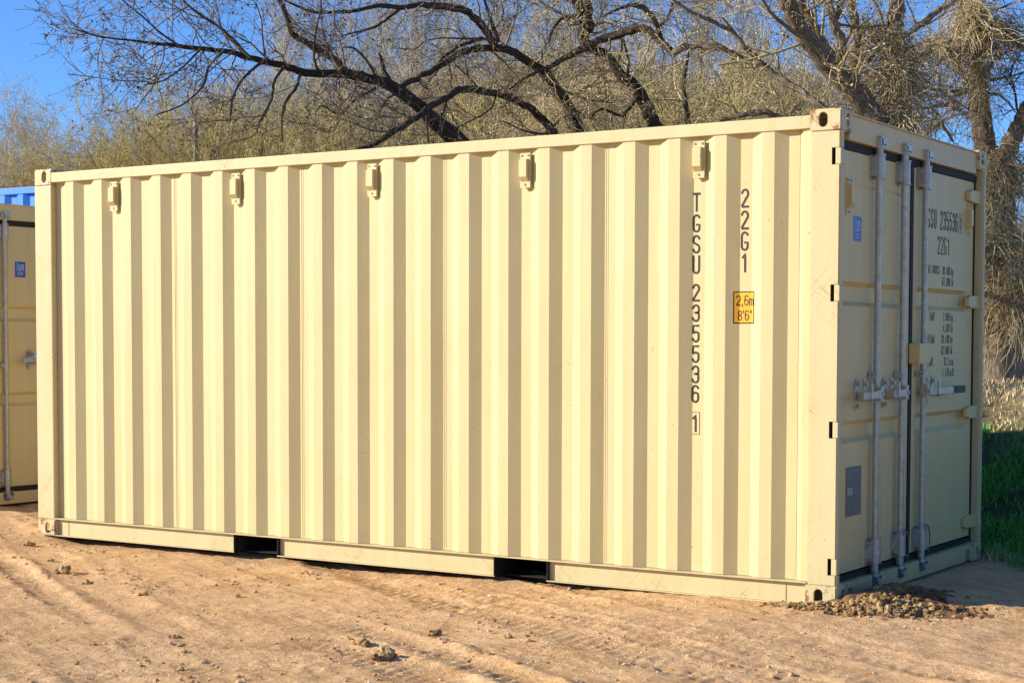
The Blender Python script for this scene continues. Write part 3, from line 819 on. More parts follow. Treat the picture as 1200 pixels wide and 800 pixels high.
M['soil_dark'] = soilm('dark_soil', (.15, .075, .035), (.28, .15, .07), (.32, .18, .09))  # darker brown soil for the mound and the lumps on it
# spoil mound under the lumps
ux = np.linspace(-.75, 1.0, 90); uy = np.linspace(-.35, 1.15, 80); UX, UY = np.meshgrid(ux, uy, indexing='ij')
ph = pile(UX, UY); UZ = height(UX, UY) - .02 + ph * (1 + .5 * fbm(UX, UY, 9, 3)) + .03 * (ph > .01) * fbm(UX, UY, 14, 3)
i2 = np.arange(90 * 80).reshape(90, 80); F2 = np.stack([i2[:-1, :-1], i2[1:, :-1], i2[1:, 1:], i2[:-1, 1:]], -1)
keep = (ph[:-1, :-1] > .011)
mound = link('loose_spoil', mesh_np('spoil', np.stack([UX, UY, UZ], -1), F2[keep]), None, M['soil_dark'])
tag(mound, 'loose brown earth pushed up against the corner below the doors', 'dirt', kind='stuff')
r = np.random.default_rng(5); n = 15000
cand = np.stack([r.uniform(-.62, .95, n), r.uniform(-.36, .55, n)], 1)
def pw(x, y):
    band = np.exp(-((y + .12 - .03 * (x > .0) - .22 * np.clip(x, 0, 1)) / .11) ** 2) * (x > -.42) * (x < .62) * np.clip((x + .42) / .5, 0, 1)
    return np.clip(band * .8 * np.clip((.66 - x) / .4, 0, 1) + 4 * np.clip(pile(x, y) - .05, 0, 1) * (y < .35) * (x > .02), 0, 1)
ok = (r.random(n) < pw(cand[:, 0], cand[:, 1])) & ((cand[:, 0] > .03) | (cand[:, 1] < -.02)); cand = cand[ok]
rad = .0045 + .013 * r.random(len(cand)) ** 2.5 + .012 * (r.random(len(cand)) < .02)
zz = height(cand[:, 0], cand[:, 1]) - .02 + pile(cand[:, 0], cand[:, 1]) + rad * .5 + r.uniform(0, .022, len(cand)) * pw(cand[:, 0], cand[:, 1])
cd2 = np.stack([r.uniform(.0, .8, 3000), r.uniform(.1, 1.0, 3000)], 1); cd2 = cd2[(r.random(3000) < np.clip(pile(cd2[:, 0], cd2[:, 1]) * 16, 0, .8)) & (cd2[:, 1] > .12)]
rd2 = .004 + .016 * r.random(len(cd2)) ** 3
link('dark_lumps', rocks(1, np.column_stack([cd2, height(cd2[:, 0], cd2[:, 1]) - .018 + pile(cd2[:, 0], cd2[:, 1]) + rd2 * .4]), rd2, 66), mound, M['soil_dark'])
sp = link('spoil_lumps', rocks(1, np.column_stack([cand, zz]), rad, 6), mound, M['soil'])
# gravel scattered over the yard
n = 4500; gxp = r.uniform(-8, 2.6, n); gyp = r.uniform(-4.6, 2.0, n); ok = (gyp < -.03) | (gxp > .05) | (gxp < -6.2)
ok &= (vnoise(gxp, gyp, .8) + .5 + r.random(n) * .5) > .62
gxp, gyp = gxp[ok], gyp[ok]; rad = r.uniform(.003, .008, len(gxp)) * np.where(r.random(len(gxp)) < .06, 1.9, 1)
gp = np.column_stack([gxp, gyp, height(gxp, gyp) + rad * .3])
grv = link('gravel', rocks(1, gp, rad, 8, .6), None, soilm('grit', (.50, .32, .17), (.70, .48, .28), (.80, .62, .42)))
tag(grv, 'fine grit and crumbs strewn over the dirt yard', 'gravel', kind='stuff')
# crumbs thrown up along the wheel ruts, one mass with the spoil's colour
n = 26000; cx_ = r.uniform(-7.5, 2.2, n); cy_ = r.uniform(-4.3, 1.0, n); ok = (cy_ < -.05) | (cx_ > .1); cx_, cy_ = cx_[ok], cy_[ok]
d_ = cx_ * .497 + cy_ * .868 + .05 * np.sin((-.868 * cx_ + .497 * cy_) * .7); k_ = np.zeros(len(cx_))
for c0, wd in ((-3.15, .13), (-2.62, .17), (-2.05, .12), (-3.75, .16), (-1.55, .18)): k_ += np.exp(-((np.abs(d_ - c0) / wd - 1.3) / .28) ** 2)
k_ = k_ * np.clip(3.2 * (fbm(cx_, cy_, 1.6, 3, .6) - .02), 0, 1) + .35 * np.clip(4 * (fbm(cx_, cy_, 2.3, 2) - .38), 0, 1)
ok = r.random(len(cx_)) < k_; cx_, cy_ = cx_[ok], cy_[ok]; rd_ = .003 + .013 * r.random(len(cx_)) ** 3
crm = link('crumbled_soil', rocks(1, np.column_stack([cx_, cy_, height(cx_, cy_) + rd_ * .3]), rd_, 18, .6), None, soilm('crumbs', (.40, .22, .09), (.66, .42, .21), (.78, .55, .32)))
tag(crm, 'crumbled brown soil thrown up along the wheel ruts', 'dirt', kind='stuff')
n = 420; lx, ly = r.uniform(-7, 2.4, n), r.uniform(-4.2, 1.8, n); ok = (ly < -.05) | (lx > .1); lx, ly = lx[ok], ly[ok]; n = len(lx)
aa = r.random(n) * 6.28; s_ = r.uniform(.005, .016, n)[:, None]; u1 = np.stack([np.cos(aa), np.sin(aa), r.normal(0, .25, n)], 1) * s_; u2 = np.stack([-np.sin(aa), np.cos(aa), r.normal(0, .3, n)], 1) * s_ * r.uniform(.1, .6, (n, 1))
c0_ = np.column_stack([lx, ly, height(lx, ly) + .004]); Vl = np.stack([c0_ - u1, c0_ - u2, c0_ + u1, c0_ + u2], 1)
lit = link('leaf_litter', mesh_np('litter', Vl, np.arange(n * 4).reshape(n, 4), False), None, twigm('dead_leaves', [(.10, .055, .025), (.30, .19, .09), (.55, .42, .24)]))
tag(lit, 'bits of dead leaf and twig scattered over the dirt', 'litter', kind='stuff')
# single clods one can tell apart; (px, py, size) on the ground as measured from the photo
def onground(u, v):
    D = CD + CR * (u - 600) / 1974.9 - CU * (v - 492.3) / 1974.9
    t = -CAM[2] / D[2]; p = CAM + D * t
    for _ in range(4): z = float(height(p[0], p[1], False)); t = (z - CAM[2]) / D[2]; p = CAM + D * t
    return p
clods = [(455, 771, .040, 'largest clod of the yard'), (424, 757, .028, 'clod behind the largest one'), (75, 669, .036, 'clod at the far end of the long rut'), (102, 683, .020, 'small clod by the long rut'),
         (408, 750, .016, 'small clod behind the largest one'), (391, 762, .018, 'clod just before the largest one'), (507, 745, .022, 'clod between the largest one and the container'), (597, 751, .014, 'small lone clod in the middle of the yard'),
         (110, 757, .012, 'dark crumb among smooth dirt'), (279, 698, .016, 'pale little stone in the open yard'), (205, 746, .018, 'clod on the nearest rut'), (170, 697, .018, 'clod on the rim of the second rut'),
         (60, 655, .018, 'clod near the far corner casting'), (33, 636, .022, 'clod beyond the far corner casting'), (212, 756, .014, 'crumb beside the clod on the nearest rut'), (690, 690, .012, 'crumb below the second fork pocket'),
         (1072, 716, .014, 'crumb lying past the end of the loose spoil'), (880, 728, .012, 'crumb in front of the near corner')]
for k, (u, v, s, lab) in enumerate(clods):
    p = onground(u, v); rr = np.random.default_rng(k + 50); nb = 9 if s > .02 else 3
    pos = rr.normal(0, 1, (nb, 3)) * np.array([s * .9, s * .6, s * .25]); pos[:, 2] = np.abs(pos[:, 2]) + s * .35; pos[0] = (0, 0, s * .7)
    rd = s * rr.uniform(.4, .75, nb); rd[0] = s * .95
    zg = float(height(p[0], p[1]))
    o = link('dirt_clod', rocks(2, pos, rd, 90 + k, .8, .5), None, M['soil'] if k != 9 else M['panel']); o.location = (p[0], p[1], zg - s * .25)
    tag(o, 'brown ' + lab if k not in (8, 9) else lab, 'clod', 'clods on the yard')

# ------------------------------------------------------------------ grass
def blades(n, x0, x1, y0, y1, h0, h1, maskf, seed, wd=.006, clump=.05):
    r = np.random.default_rng(seed); x = r.uniform(x0, x1, n); y = r.uniform(y0, y1, n); ok = maskf(x, y, r); x, y = x[ok], y[ok]; n = len(x)
    x = x + r.normal(0, clump, n) * .2; z = height(x, y) - .01
    h = r.uniform(h0, h1, n) * (.5 + 1.2 * (vnoise(x, y, 2.5) + .5)); a = r.random(n) * 6.28; lean = r.normal(0, .45, (n, 2))
    wv = np.stack([np.cos(a), np.sin(a), 0 * a], 1) * wd
    p0 = np.stack([x, y, z], 1); p1 = p0 + np.column_stack([lean * h[:, None] * .35, h * .6]); p2 = p0 + np.column_stack([lean * h[:, None], h * (1 - .25 * np.abs(lean).sum(1).clip(0, 1.5))])
    V = np.stack([p0 - wv, p0 + wv, p1 + wv * .7, p1 - wv * .7, p2 + wv * .15, p2 - wv * .15], 1)
    b0 = (np.arange(n) * 6)[:, None]; F = np.concatenate([b0 + np.array([[0, 1, 2, 3]]), b0 + np.array([[3, 2, 4, 5]])], 0)
    return mesh_np('grass', V, F, False)
def gm(x, y, r):
    e = y - grass_line(x) + .55 * fbm(x, y, 1.3, 4, .6)
    bare = fbm(x, y, 1.6, 3) > .10
    return (e > .1) & (r.random(len(x)) < np.where(bare, .12, 1)) & (((x > .06) | (y > 2.5))) & (y - 4.9 + .25 * x + 1.2 * fbm(x, y, .8, 3) < .3)
M['grass'] = twigm('green_grass_blades', [(.06, .24, .025), (.12, .46, .06), (.30, .50, .14)])
M['drygrass'] = twigm('dry_grass_blades', [(.36, .25, .12), (.60, .46, .26), (.75, .62, .40)])
g1 = link('grass', blades(70000, -1.5, 3.2, 1.6, 6.0, .035, .11, gm, 21, .0045), None, M['grass'])
tag(g1, 'dark green grass on the shaded bank behind the container', 'grass', kind='stuff')
g2 = link('dry_grass', blades(90000, -7, 6, 4.0, 22, .025, .075, lambda x, y, r: (y - 4.9 + .25 * x + 1.2 * fbm(x, y, .8, 3) > .2), 22, .008), None, M['drygrass'])
tag(g2, 'pale dry grass in the sun at the foot of the wood', 'grass', kind='stuff')
g3 = link('dry_grass_tuft', blades(260, .02, .60, 2.30, 2.62, .05, .12, lambda x, y, r: r.random(len(x)) < .8, 23, .004), None, M['drygrass'])
tag(g3, 'wisp of dead grass at the foot of the farthest door post', 'grass', kind='stuff')

# ------------------------------------------------------------------ trees
def nrm(a): return a / np.maximum(1e-9, np.linalg.norm(a, axis=-1, keepdims=True))
def tubes(P, R, k, seed=0, uv=False, rough=0.0):
    """P (M,N,3) centre lines, R (M,N) radii -> vertices, quads"""
    r = np.random.default_rng(seed); M_, N_, _ = P.shape
    T = np.empty_like(P); T[:, 1:-1] = P[:, 2:] - P[:, :-2]; T[:, 0] = P[:, 1] - P[:, 0]; T[:, -1] = P[:, -1] - P[:, -2]; T = nrm(T)
    ref = nrm(r.normal(size=(M_, 1, 3))); ref = nrm(ref - .0 * T)
    if uv: ref = np.tile(np.array([[[.3, -.9, .2]]]), (M_, 1, 1))
    n1 = nrm(np.cross(T, ref)); n2 = np.cross(T, n1)
    a = np.arange(k) * 2 * np.pi / k; rr = R[:, :, None, None]
    if rough: rr = rr * (1 + rough * (r.random((M_, N_, k, 1)) - .5))
    V = P[:, :, None] + rr * (np.cos(a)[None, None, :, None] * n1[:, :, None] + np.sin(a)[None, None, :, None] * n2[:, :, None])
    id_ = np.arange(M_ * N_ * k).reshape(M_, N_, k); nx_ = np.roll(id_, -1, 2)
    F = np.stack([id_[:, :-1], id_[:, 1:], nx_[:, 1:], nx_[:, :-1]], -1).reshape(-1, 4)
    UV = None
    if uv:
        Ls = np.concatenate([np.zeros((M_, 1)), np.cumsum(np.linalg.norm(P[:, 1:] - P[:, :-1], axis=2), 1)], 1)
        cir = 2 * np.pi * R.max(1)[:, None]
        j = np.arange(k); u0 = (j / k)[None, None] * cir[:, :, None] * 4; u1 = ((j + 1) / k)[None, None] * cir[:, :, None] * 4
        l0 = np.broadcast_to(Ls[:, :-1, None] * 4, (M_, N_ - 1, k)); l1 = np.broadcast_to(Ls[:, 1:, None] * 4, (M_, N_ - 1, k))
        u0 = np.broadcast_to(u0, l0.shape); u1 = np.broadcast_to(u1, l0.shape)
        UV = np.stack([np.stack([u0, l0], -1), np.stack([u0, l1], -1), np.stack([u1, l1], -1), np.stack([u1, l0], -1)], -2).reshape(-1, 2)
    return V.reshape(-1, 3), F, UV
def spawn(P, R, n, L, ang, r, N_=5, t0=.15, t1=1.0, trop=0.0, curl=.12, rk=.55, rmin=.002, taper=.25, hvec=None):
    M_, K, _ = P.shape; ii = np.repeat(np.arange(M_), n); t = r.uniform(t0, t1, len(ii)) * (K - 1); i = np.minimum(t.astype(int), K - 2); f = (t - i)[:, None]
    b_ = P[ii, i] * (1 - f) + P[ii, i + 1] * f; tan = nrm(P[ii, i + 1] - P[ii, i]); rad = R[ii, i] * (1 - f[:, 0]) + R[ii, i + 1] * f[:, 0]
    v = r.normal(size=b_.shape); pp = nrm(v - (v * tan).sum(1, keepdims=True) * tan); a = (ang * r.uniform(.6, 1.35, len(ii)))[:, None]
    d = np.cos(a) * tan + np.sin(a) * pp
    if hvec is not None: d = nrm(d + np.asarray(hvec))
    ll = (L * r.uniform(.45, 1.25, len(ii)))[:, None]; pts = [b_]
    for s in range(N_ - 1):
        d = nrm(d + np.array([0, 0, trop]) + curl * r.normal(size=d.shape)); pts.append(pts[-1] + d * ll / (N_ - 1))
    P2 = np.stack(pts, 1); r0 = np.maximum(rmin, np.minimum(rad * rk, rad)); R2 = r0[:, None] * np.linspace(1, taper, N_)[None]
    return P2, np.maximum(R2, rmin * .6)
def leaves(P, n, size, r, spread=.02):
    M_, K, _ = P.shape; ii = r.integers(0, M_, n); jj = r.uniform(.2, 1, n) * (K - 1); i = np.minimum(jj.astype(int), K - 2); f = (jj - i)[:, None]
    c = P[ii, i] * (1 - f) + P[ii, i + 1] * f + r.normal(0, spread, (n, 3))
    a = nrm(r.normal(size=(n, 3))); b_ = nrm(np.cross(a, r.normal(size=(n, 3)))); s = (size * r.uniform(.5, 1.4, n))[:, None]
    V = np.stack([c - a * s, c - b_ * s * .45, c + a * s, c + b_ * s * .45], 1).reshape(-1, 3)
    return V, np.arange(n * 4).reshape(n, 4)
def join(parts):
    V = []; F = []; b0 = 0
    for p in parts:
        V.append(p[0]); F.append(p[1] + b0); b0 += len(p[0])
    return np.concatenate(V), np.concatenate(F)
def resample(pts, rad, N_):
    pts = np.asarray(pts, float); rad = np.asarray(rad, float); n = len(pts)
    if n == 2: t = np.linspace(0, 1, N_)[:, None]; return pts[0] * (1 - t) + pts[1] * t, rad[0] * (1 - t[:, 0]) + rad[1] * t[:, 0]
    E = np.vstack([2 * pts[0] - pts[1], pts, 2 * pts[-1] - pts[-2]]); out = []; ro = []
    for t in np.linspace(0, n - 1 - 1e-6, N_):
        i = int(t); f = t - i; p0, p1, p2, p3 = E[i:i + 4]
        out.append(.5 * ((2 * p1) + (-p0 + p2) * f + (2 * p0 - 5 * p1 + 4 * p2 - p3) * f * f + (-p0 + 3 * p1 - 3 * p2 + p3) * f ** 3)); ro.append(rad[i] * (1 - f) + rad[i + 1] * f)
    return np.array(out), np.array(ro)
def gz(x, y): return float(height(x, y, False))

# old trees close behind the container: every limb measured in the photo (pixel, thickness), set at its own distance
def P3(u, v, d): return CAM + (CD + CR * (u - 600) / 1974.9 - CU * (v - 492.3) / 1974.9) * d
def old_tree(name, label, cat, limbs, d0, mat, twig, foot, density=1.0, shag=None, seed=1, leaf=0, twl=1.0):
    r = np.random.default_rng(seed)
    fx = P3(foot[0], 400, foot[2])
    base = (fx[0], fx[1], gz(fx[0], fx[1]))
    T = thing(name, label, cat, base); base = np.array(base)
    PP, RR = [], []
    for k, (pts, d_a, d_b) in enumerate(limbs):
        n = len(pts); P = []; R = []
        for i, (u, v, wd) in enumerate(pts):
            d = d_a + (d_b - d_a) * i / (n - 1); P.append(P3(u, v, d) - base); R.append(max(.006, wd / 2 * d / 1974.9))
        NN = max(8, 4 * n); P, R = resample(P, R, NN)
        P = P + np.clip(R, 0, .05)[:, None] * r.normal(0, .16, P.shape); P[0] = P[0]
        if k == 0:                                         # trunk runs down into the ground with a root flare
            lo = P[0] ; m_ = 10; t = np.linspace(0, 1, m_)[:, None]
            bot = np.array([0, 0, -.15]); seg = bot * (1 - t) + lo * t + np.array([.0, .0, 0]) + .06 * np.sin(t * 3.1) * r.normal(size=3); rs = R[0] * (1 + 1.1 * (1 - t[:, 0]) ** 3 + .12 * (1 - t[:, 0]))
            P = np.vstack([seg[:-1], P]); R = np.concatenate([rs[:-1], R])
        R = R.copy(); R[-1] *= .25
        V, F, UV = tubes(P[None], R[None], 12, seed + k, True, .22)
        link('trunk' if k == 0 else 'limb', mesh_np('limb', V, F, True, UV), T, mat)
        PP.append(resample(P, R, 24)[0]); RR.append(resample(P, R, 24)[1])
    PP = np.array(PP); RR = np.array(RR); lens = np.linalg.norm(PP[:, 1:] - PP[:, :-1], axis=2).sum(1)
    b1 = []
    for k in range(len(PP)):
        n = int(max(3, 7 * density * lens[k]))
        t0 = .45 if k == 0 else .05
        b1.append(spawn(PP[k:k + 1], RR[k:k + 1], n, .85 * twl, 1.0, r, 7, t0, 1.0, .02, .22, .35, .006, .3))
    A = np.concatenate([x[0] for x in b1]); AR = np.concatenate([x[1] for x in b1]); AR = np.minimum(AR, .014)
    B, BR = spawn(A, AR, 5, .50 * twl, .9, r, 6, .15, 1, .0, .24, .6, .0036, .4)
    D, DR = spawn(B, BR, 5, .26 * twl, .9, r, 4, .1, 1, .02, .22, .7, .0026, .5)
    parts = [tubes(A, AR, 5, 1)[:2], tubes(B, BR, 4, 2)[:2], tubes(D, DR, 3, 3)[:2]]
    if leaf: parts.append(leaves(D, leaf, .016, r))
    V, F = join(parts); link('crown', mesh_np('twigs', V, F, False), T, twig)
    if shag:                                               # shaggy masses of thin epicormic shoots
        Q = []; QR = []
        for (u, v, ru, rv, d, n) in shag:
            c = np.stack([P3(u + a * ru, v + b_ * rv, d + e * .35) for a, b_, e in r.normal(0, .48, (n, 3))]) - base
            dr = nrm(r.normal(size=(n, 3)) * np.array([1, 1, .5]) + np.array([0, 0, -.9])); ll = r.uniform(.15, .75, (n, 1)); pts = [c]
            for s in range(6): dr = nrm(dr + .26 * r.normal(size=dr.shape) + np.array([0, 0, -.07])); pts.append(pts[-1] + dr * ll / 6)
            Q.append(np.stack(pts, 1)); QR.append(r.uniform(.0025, .0060, (n, 1)) * np.linspace(1, .5, 7)[None])
        V, F, _ = tubes(np.concatenate(Q), np.concatenate(QR), 3, 9); link('shoots', mesh_np('shoots', V, F, False), T, M['twig_straw'])
    return T
BT = [([(592, 232, 26), (565, 195, 25), (540, 169, 24), (521, 152, 20), (493, 128, 16), (467, 106, 14), (438, 94, 12), (403, 87, 11), (360, 86, 9), (333, 78, 8), (293, 68, 7), (262, 60, 6), (213, 55, 5), (180, 51, 4), (150, 47, 2.5), (117, 43, 2), (82, 33, 1.2)], 17.5, 14.5),
      ([(430, 92, 9), (403, 83, 9), (393, 71, 9), (360, 51, 8), (343, 40, 7), (333, 12, 6), (318, -14, 5), (300, -40, 3)], 16.6, 16.0),
      ([(462, 104, 5), (450, 83, 5), (445, 63, 4)], 16.9, 16.8),
      ([(467, 104, 8), (490, 91, 7), (521, 74, 8), (540, 62, 8), (564, 57, 8), (588, 57, 9), (614, 69, 10), (640, 88, 11), (660, 115, 13), (676, 150, 15), (688, 205, 17)], 17.0, 18.6),
      ([(580, 54, 9), (575, 44, 9), (560, 25, 9), (545, 13, 8), (520, 8, 8), (494, 6, 7), (472, 9, 6), (443, 7, 5), (407, 14, 4), (367, 14, 3.5), (345, 6, 2.5), (318, -6, 2)], 17.6, 16.2),
      ([(467, 11, 4), (443, 30, 3), (421, 37, 2.5), (399, 42, 1.6)], 16.9, 16.6),
      ([(566, 45, 5), (540, 54, 4), (521, 66, 4), (510, 78, 3.5), (495, 90, 2.5)], 17.5, 17.3),
      ([(583, 50, 6), (578, 32, 5), (572, 15, 4), (566, -5, 3), (556, -28, 2)], 17.6, 17.4),
      ([(668, 200, 12), (650, 160, 11), (628, 132, 9), (604, 118, 8), (590, 113, 8), (574, 108, 8), (552, 105, 9), (536, 107, 8), (521, 116, 8), (502, 127, 8), (488, 138, 7), (462, 154, 7), (438, 169, 6), (419, 177, 5), (395, 190, 4)], 18.4, 15.6),
      ([(333, 78, 4), (322, 95, 3), (318, 118, 3), (306, 140, 2), (300, 158, 1.2)], 15.6, 15.2),
      ([(352, 86, 4), (346, 104, 4), (334, 120, 3), (330, 145, 2.5), (331, 168, 1.5)], 15.9, 15.7),
      ([(310, 70, 4), (285, 92, 3), (272, 118, 3), (270, 145, 1.5)], 15.6, 15.0),
      ([(262, 60, 4), (245, 78, 3), (238, 100, 2.5), (215, 122, 2), (180, 136, 1.2)], 15.2, 14.8),
      ([(213, 55, 3), (190, 40, 2.5), (165, 18, 2), (140, -2, 1.5)], 15.0, 14.6),
      ([(235, 57, 3), (215, 78, 2.2), (190, 95, 1.6), (168, 100, 1)], 15.1, 15.1),
      ([(293, 68, 4), (262, 36, 3.5), (230, 14, 3), (205, -10, 2), (190, -40, 1.5)], 15.3, 15.2),
      ([(445, 97, 3), (430, 72, 3), (412, 56, 2.5), (385, 60, 1.5), (368, 72, 1.0)], 16.8, 16.4),
      ([(440, 103, 4), (415, 118, 3), (398, 134, 2.5), (378, 124, 2), (372, 130, 1.2)], 16.8, 16.2),
      ([(470, 106, 3), (452, 118, 3), (443, 138, 2), (436, 155, 1.2)], 16.9, 16.7)]
old_tree('old_leaning_tree', 'dark gnarled old tree leaning low over the container roof with one long bare bough', 'tree', BT, 17, M['bark_dark'], M['twig_dark'], (600, 0, 17.6), .52, seed=11, leaf=5500, twl=.95)
BT = [([(800, 215, 20), (785, 180, 18), (768, 147, 16), (759, 130, 15), (749, 110, 15), (727, 87, 13), (713, 66, 9), (697, 58, 11), (684, 48, 14), (684, 30, 15), (680, 10, 14), (673, -12, 13), (662, -40, 10)], 18.5, 18.0),
      ([(690, 38, 10), (691, 25, 10), (688, 5, 10), (680, -15, 9)], 17.9, 17.6),
      ([(646, 78, 6), (665, 67, 7), (685, 57, 9), (702, 47, 9), (728, 40, 10), (745, 34, 11), (762, 38, 9), (776, 51, 9), (787, 62, 8)], 17.6, 17.0),
      ([(774, 50, 7), (771, 34, 6), (765, 20, 6), (754, 10, 6), (740, 6, 5), (722, 12, 3), (706, 20, 2)], 17.1, 16.8),
      ([(771, 33, 4), (783, 20, 3.5), (787, 8, 3), (792, -8, 2.5)], 17.1, 17.0),
      ([(646, 78, 5), (630, 84, 4), (608, 96, 3), (590, 112, 2)], 17.6, 17.2),
      ([(733, 92, 4), (737, 76, 3), (734, 60, 2.5), (730, 45, 2)], 18.3, 18.2),
      ([(812, 200, 9), (806, 144, 7), (803, 118, 6), (801, 98, 6), (804, 76, 4), (808, 58, 3)], 19.5, 19.3),
      ([(748, 112, 4), (730, 135, 4), (705, 128, 3), (690, 140, 2)], 18.3, 18.0),
      ([(684, 20, 5), (662, 20, 4), (648, 35, 3), (642, 52, 2)], 17.9, 17.3)]
old_tree('crooked_tree', 'crooked black trunk with a twisted arching limb above the middle vents', 'tree', BT, 18, M['bark_dark'], M['twig_tan'], (810, 0, 18.7), .38, shag=[(690, 120, 60, 30, 20.5, 350), (655, 130, 40, 30, 20.2, 250)], seed=12, leaf=2500)
BT = [([(1065, 235, 36), (1045, 175, 34), (1026, 142, 28), (1007, 117, 25), (989, 97, 25), (970, 76, 23), (953, 54, 21), (940, 38, 20), (930, 18, 19), (920, -2, 18), (905, -30, 16)], 16.5, 15.6),
      ([(1018, 120, 18), (998, 96, 14), (976, 70, 13), (958, 42, 13), (945, 14, 12), (934, -10, 11)], 16.5, 16.2),
      ([(950, 56, 5), (938, 44, 5), (925, 34, 5), (908, 20, 4.5), (896, 4, 4), (888, -12, 3)], 15.8, 15.4),
      ([(990, 90, 12), (984, 72, 12), (987, 52, 11), (979, 32, 11), (975, 18, 10), (970, -4, 9)], 16.6, 16.4),
      ([(979, 24, 7), (984, 12, 6), (989, -2, 5)], 16.5, 16.4),
      ([(1000, 100, 12), (1000, 75, 12), (1004, 47, 11), (1000, 19, 10), (994, -4, 9)], 16.8, 17.0),
      ([(996, 92, 7), (1008, 80, 8), (1017, 70, 8), (1026, 60, 7), (1036, 50, 5)], 16.8, 16.6),
      ([(1055, 160, 16), (1052, 120, 15), (1048, 80, 16), (1048, 45, 19), (1050, 15, 19), (1052, -15, 18)], 16.9, 16.9),
      ([(1050, 48, 6), (1066, 38, 7), (1085, 24, 8), (1100, 12, 7), (1118, 2, 6), (1135, -12, 4)], 16.8, 16.6),
      ([(1006, 168, 10), (985, 145, 10), (957, 122, 9), (942, 110, 8), (925, 98, 9), (908, 88, 8), (885, 76, 8), (856, 62, 6), (840, 56, 7), (820, 54, 8), (802, 56, 8), (786, 63, 8)], 16.2, 17.0),
      ([(915, 92, 6), (895, 76, 6), (878, 60, 6), (858, 38, 5), (839, 27, 5), (820, 19, 4), (800, 8, 4), (785, -2, 3)], 16.6, 16.4),
      ([(870, 50, 3), (856, 32, 2.5), (846, 20, 1.5)], 16.7, 16.5),
      ([(940, 150, 5), (905, 134, 7), (880, 133, 7), (850, 140, 5), (826, 150, 3)], 17.6, 18.0)]
old_tree('old_forked_tree', 'big furrowed tree forking into many boughs above the near corner post', 'tree', BT, 16.5, M['bark_brown'], M['twig_tan'], (1075, 0, 16.6), .30,
         shag=[(1054, 82, 16, 24, 16.6, 620), (1048, 50, 18, 18, 16.7, 250), (1058, 135, 11, 18, 16.5, 500), (1020, 35, 22, 18, 17.2, 200)], seed=13, leaf=5000)
BT = [([(1166, 290, 50), (1163, 230, 44), (1158, 195, 36), (1153, 168, 25), (1150, 140, 24), (1147, 110, 22), (1143, 80, 20), (1140, 50, 20), (1136, 20, 19), (1131, -8, 18), (1128, -35, 16)], 19.0, 18.7),
      ([(1168, 215, 26), (1176, 190, 22), (1188, 160, 20), (1201, 134, 19), (1216, 108, 17), (1232, 78, 15)], 18.9, 18.3),
      ([(1138, 44, 6), (1122, 48, 7), (1104, 52, 7), (1085, 62, 6), (1070, 70, 4)], 18.7, 18.0),
      ([(1140, 58, 4), (1124, 50, 4), (1108, 60, 4), (1100, 75, 3.5), (1093, 89, 3), (1080, 100, 3), (1066, 105, 2)], 18.6, 18.2),
      ([(1146, 104, 5), (1136, 106, 4), (1113, 107, 4), (1089, 104, 3), (1075, 102, 2)], 18.7, 18.3),
      ([(1148, 112, 3), (1132, 109, 3), (1118, 113, 4), (1108, 122, 5), (1088, 126, 4), (1068, 128, 2)], 18.6, 18.2),
      ([(1092, 127, 3), (1100, 136, 3.5), (1106, 148, 3.5), (1118, 168, 3)], 18.3, 18.5),
      ([(1148, 94, 4), (1160, 94, 5), (1172, 92, 3), (1190, 88, 2), (1210, 80, 1.2)], 18.8, 18.4),
      ([(1150, 110, 3), (1165, 110, 3), (1180, 118, 2.5), (1190, 132, 2)], 18.8, 18.5),
      ([(1138, 12, 7), (1155, 22, 8), (1166, 30, 9), (1182, 40, 6), (1200, 56, 8), (1222, 66, 8)], 18.7, 18.2),
      ([(1138, 50, 3), (1150, 52, 3), (1160, 62, 2.5), (1172, 70, 2)], 18.7, 18.3)]
old_tree('twin_stemmed_tree', 'upright trunk against blue sky wrapped in straw coloured shoots beyond the door end', 'tree', BT, 19, M['bark_brown'], M['twig_dark'], (1167, 0, 19.0), .5,
         shag=[(1138, 15, 15, 34, 18.5, 650), (1100, 50, 24, 9, 18.3, 180), (1168, 30, 26, 18, 18.4, 260), (1176, 195, 20, 30, 18.7, 800), (1168, 290, 18, 60, 18.6, 1800), (1190, 330, 22, 50, 18.3, 900), (1150, 90, 10, 30, 18.5, 200)], seed=14, leaf=800)

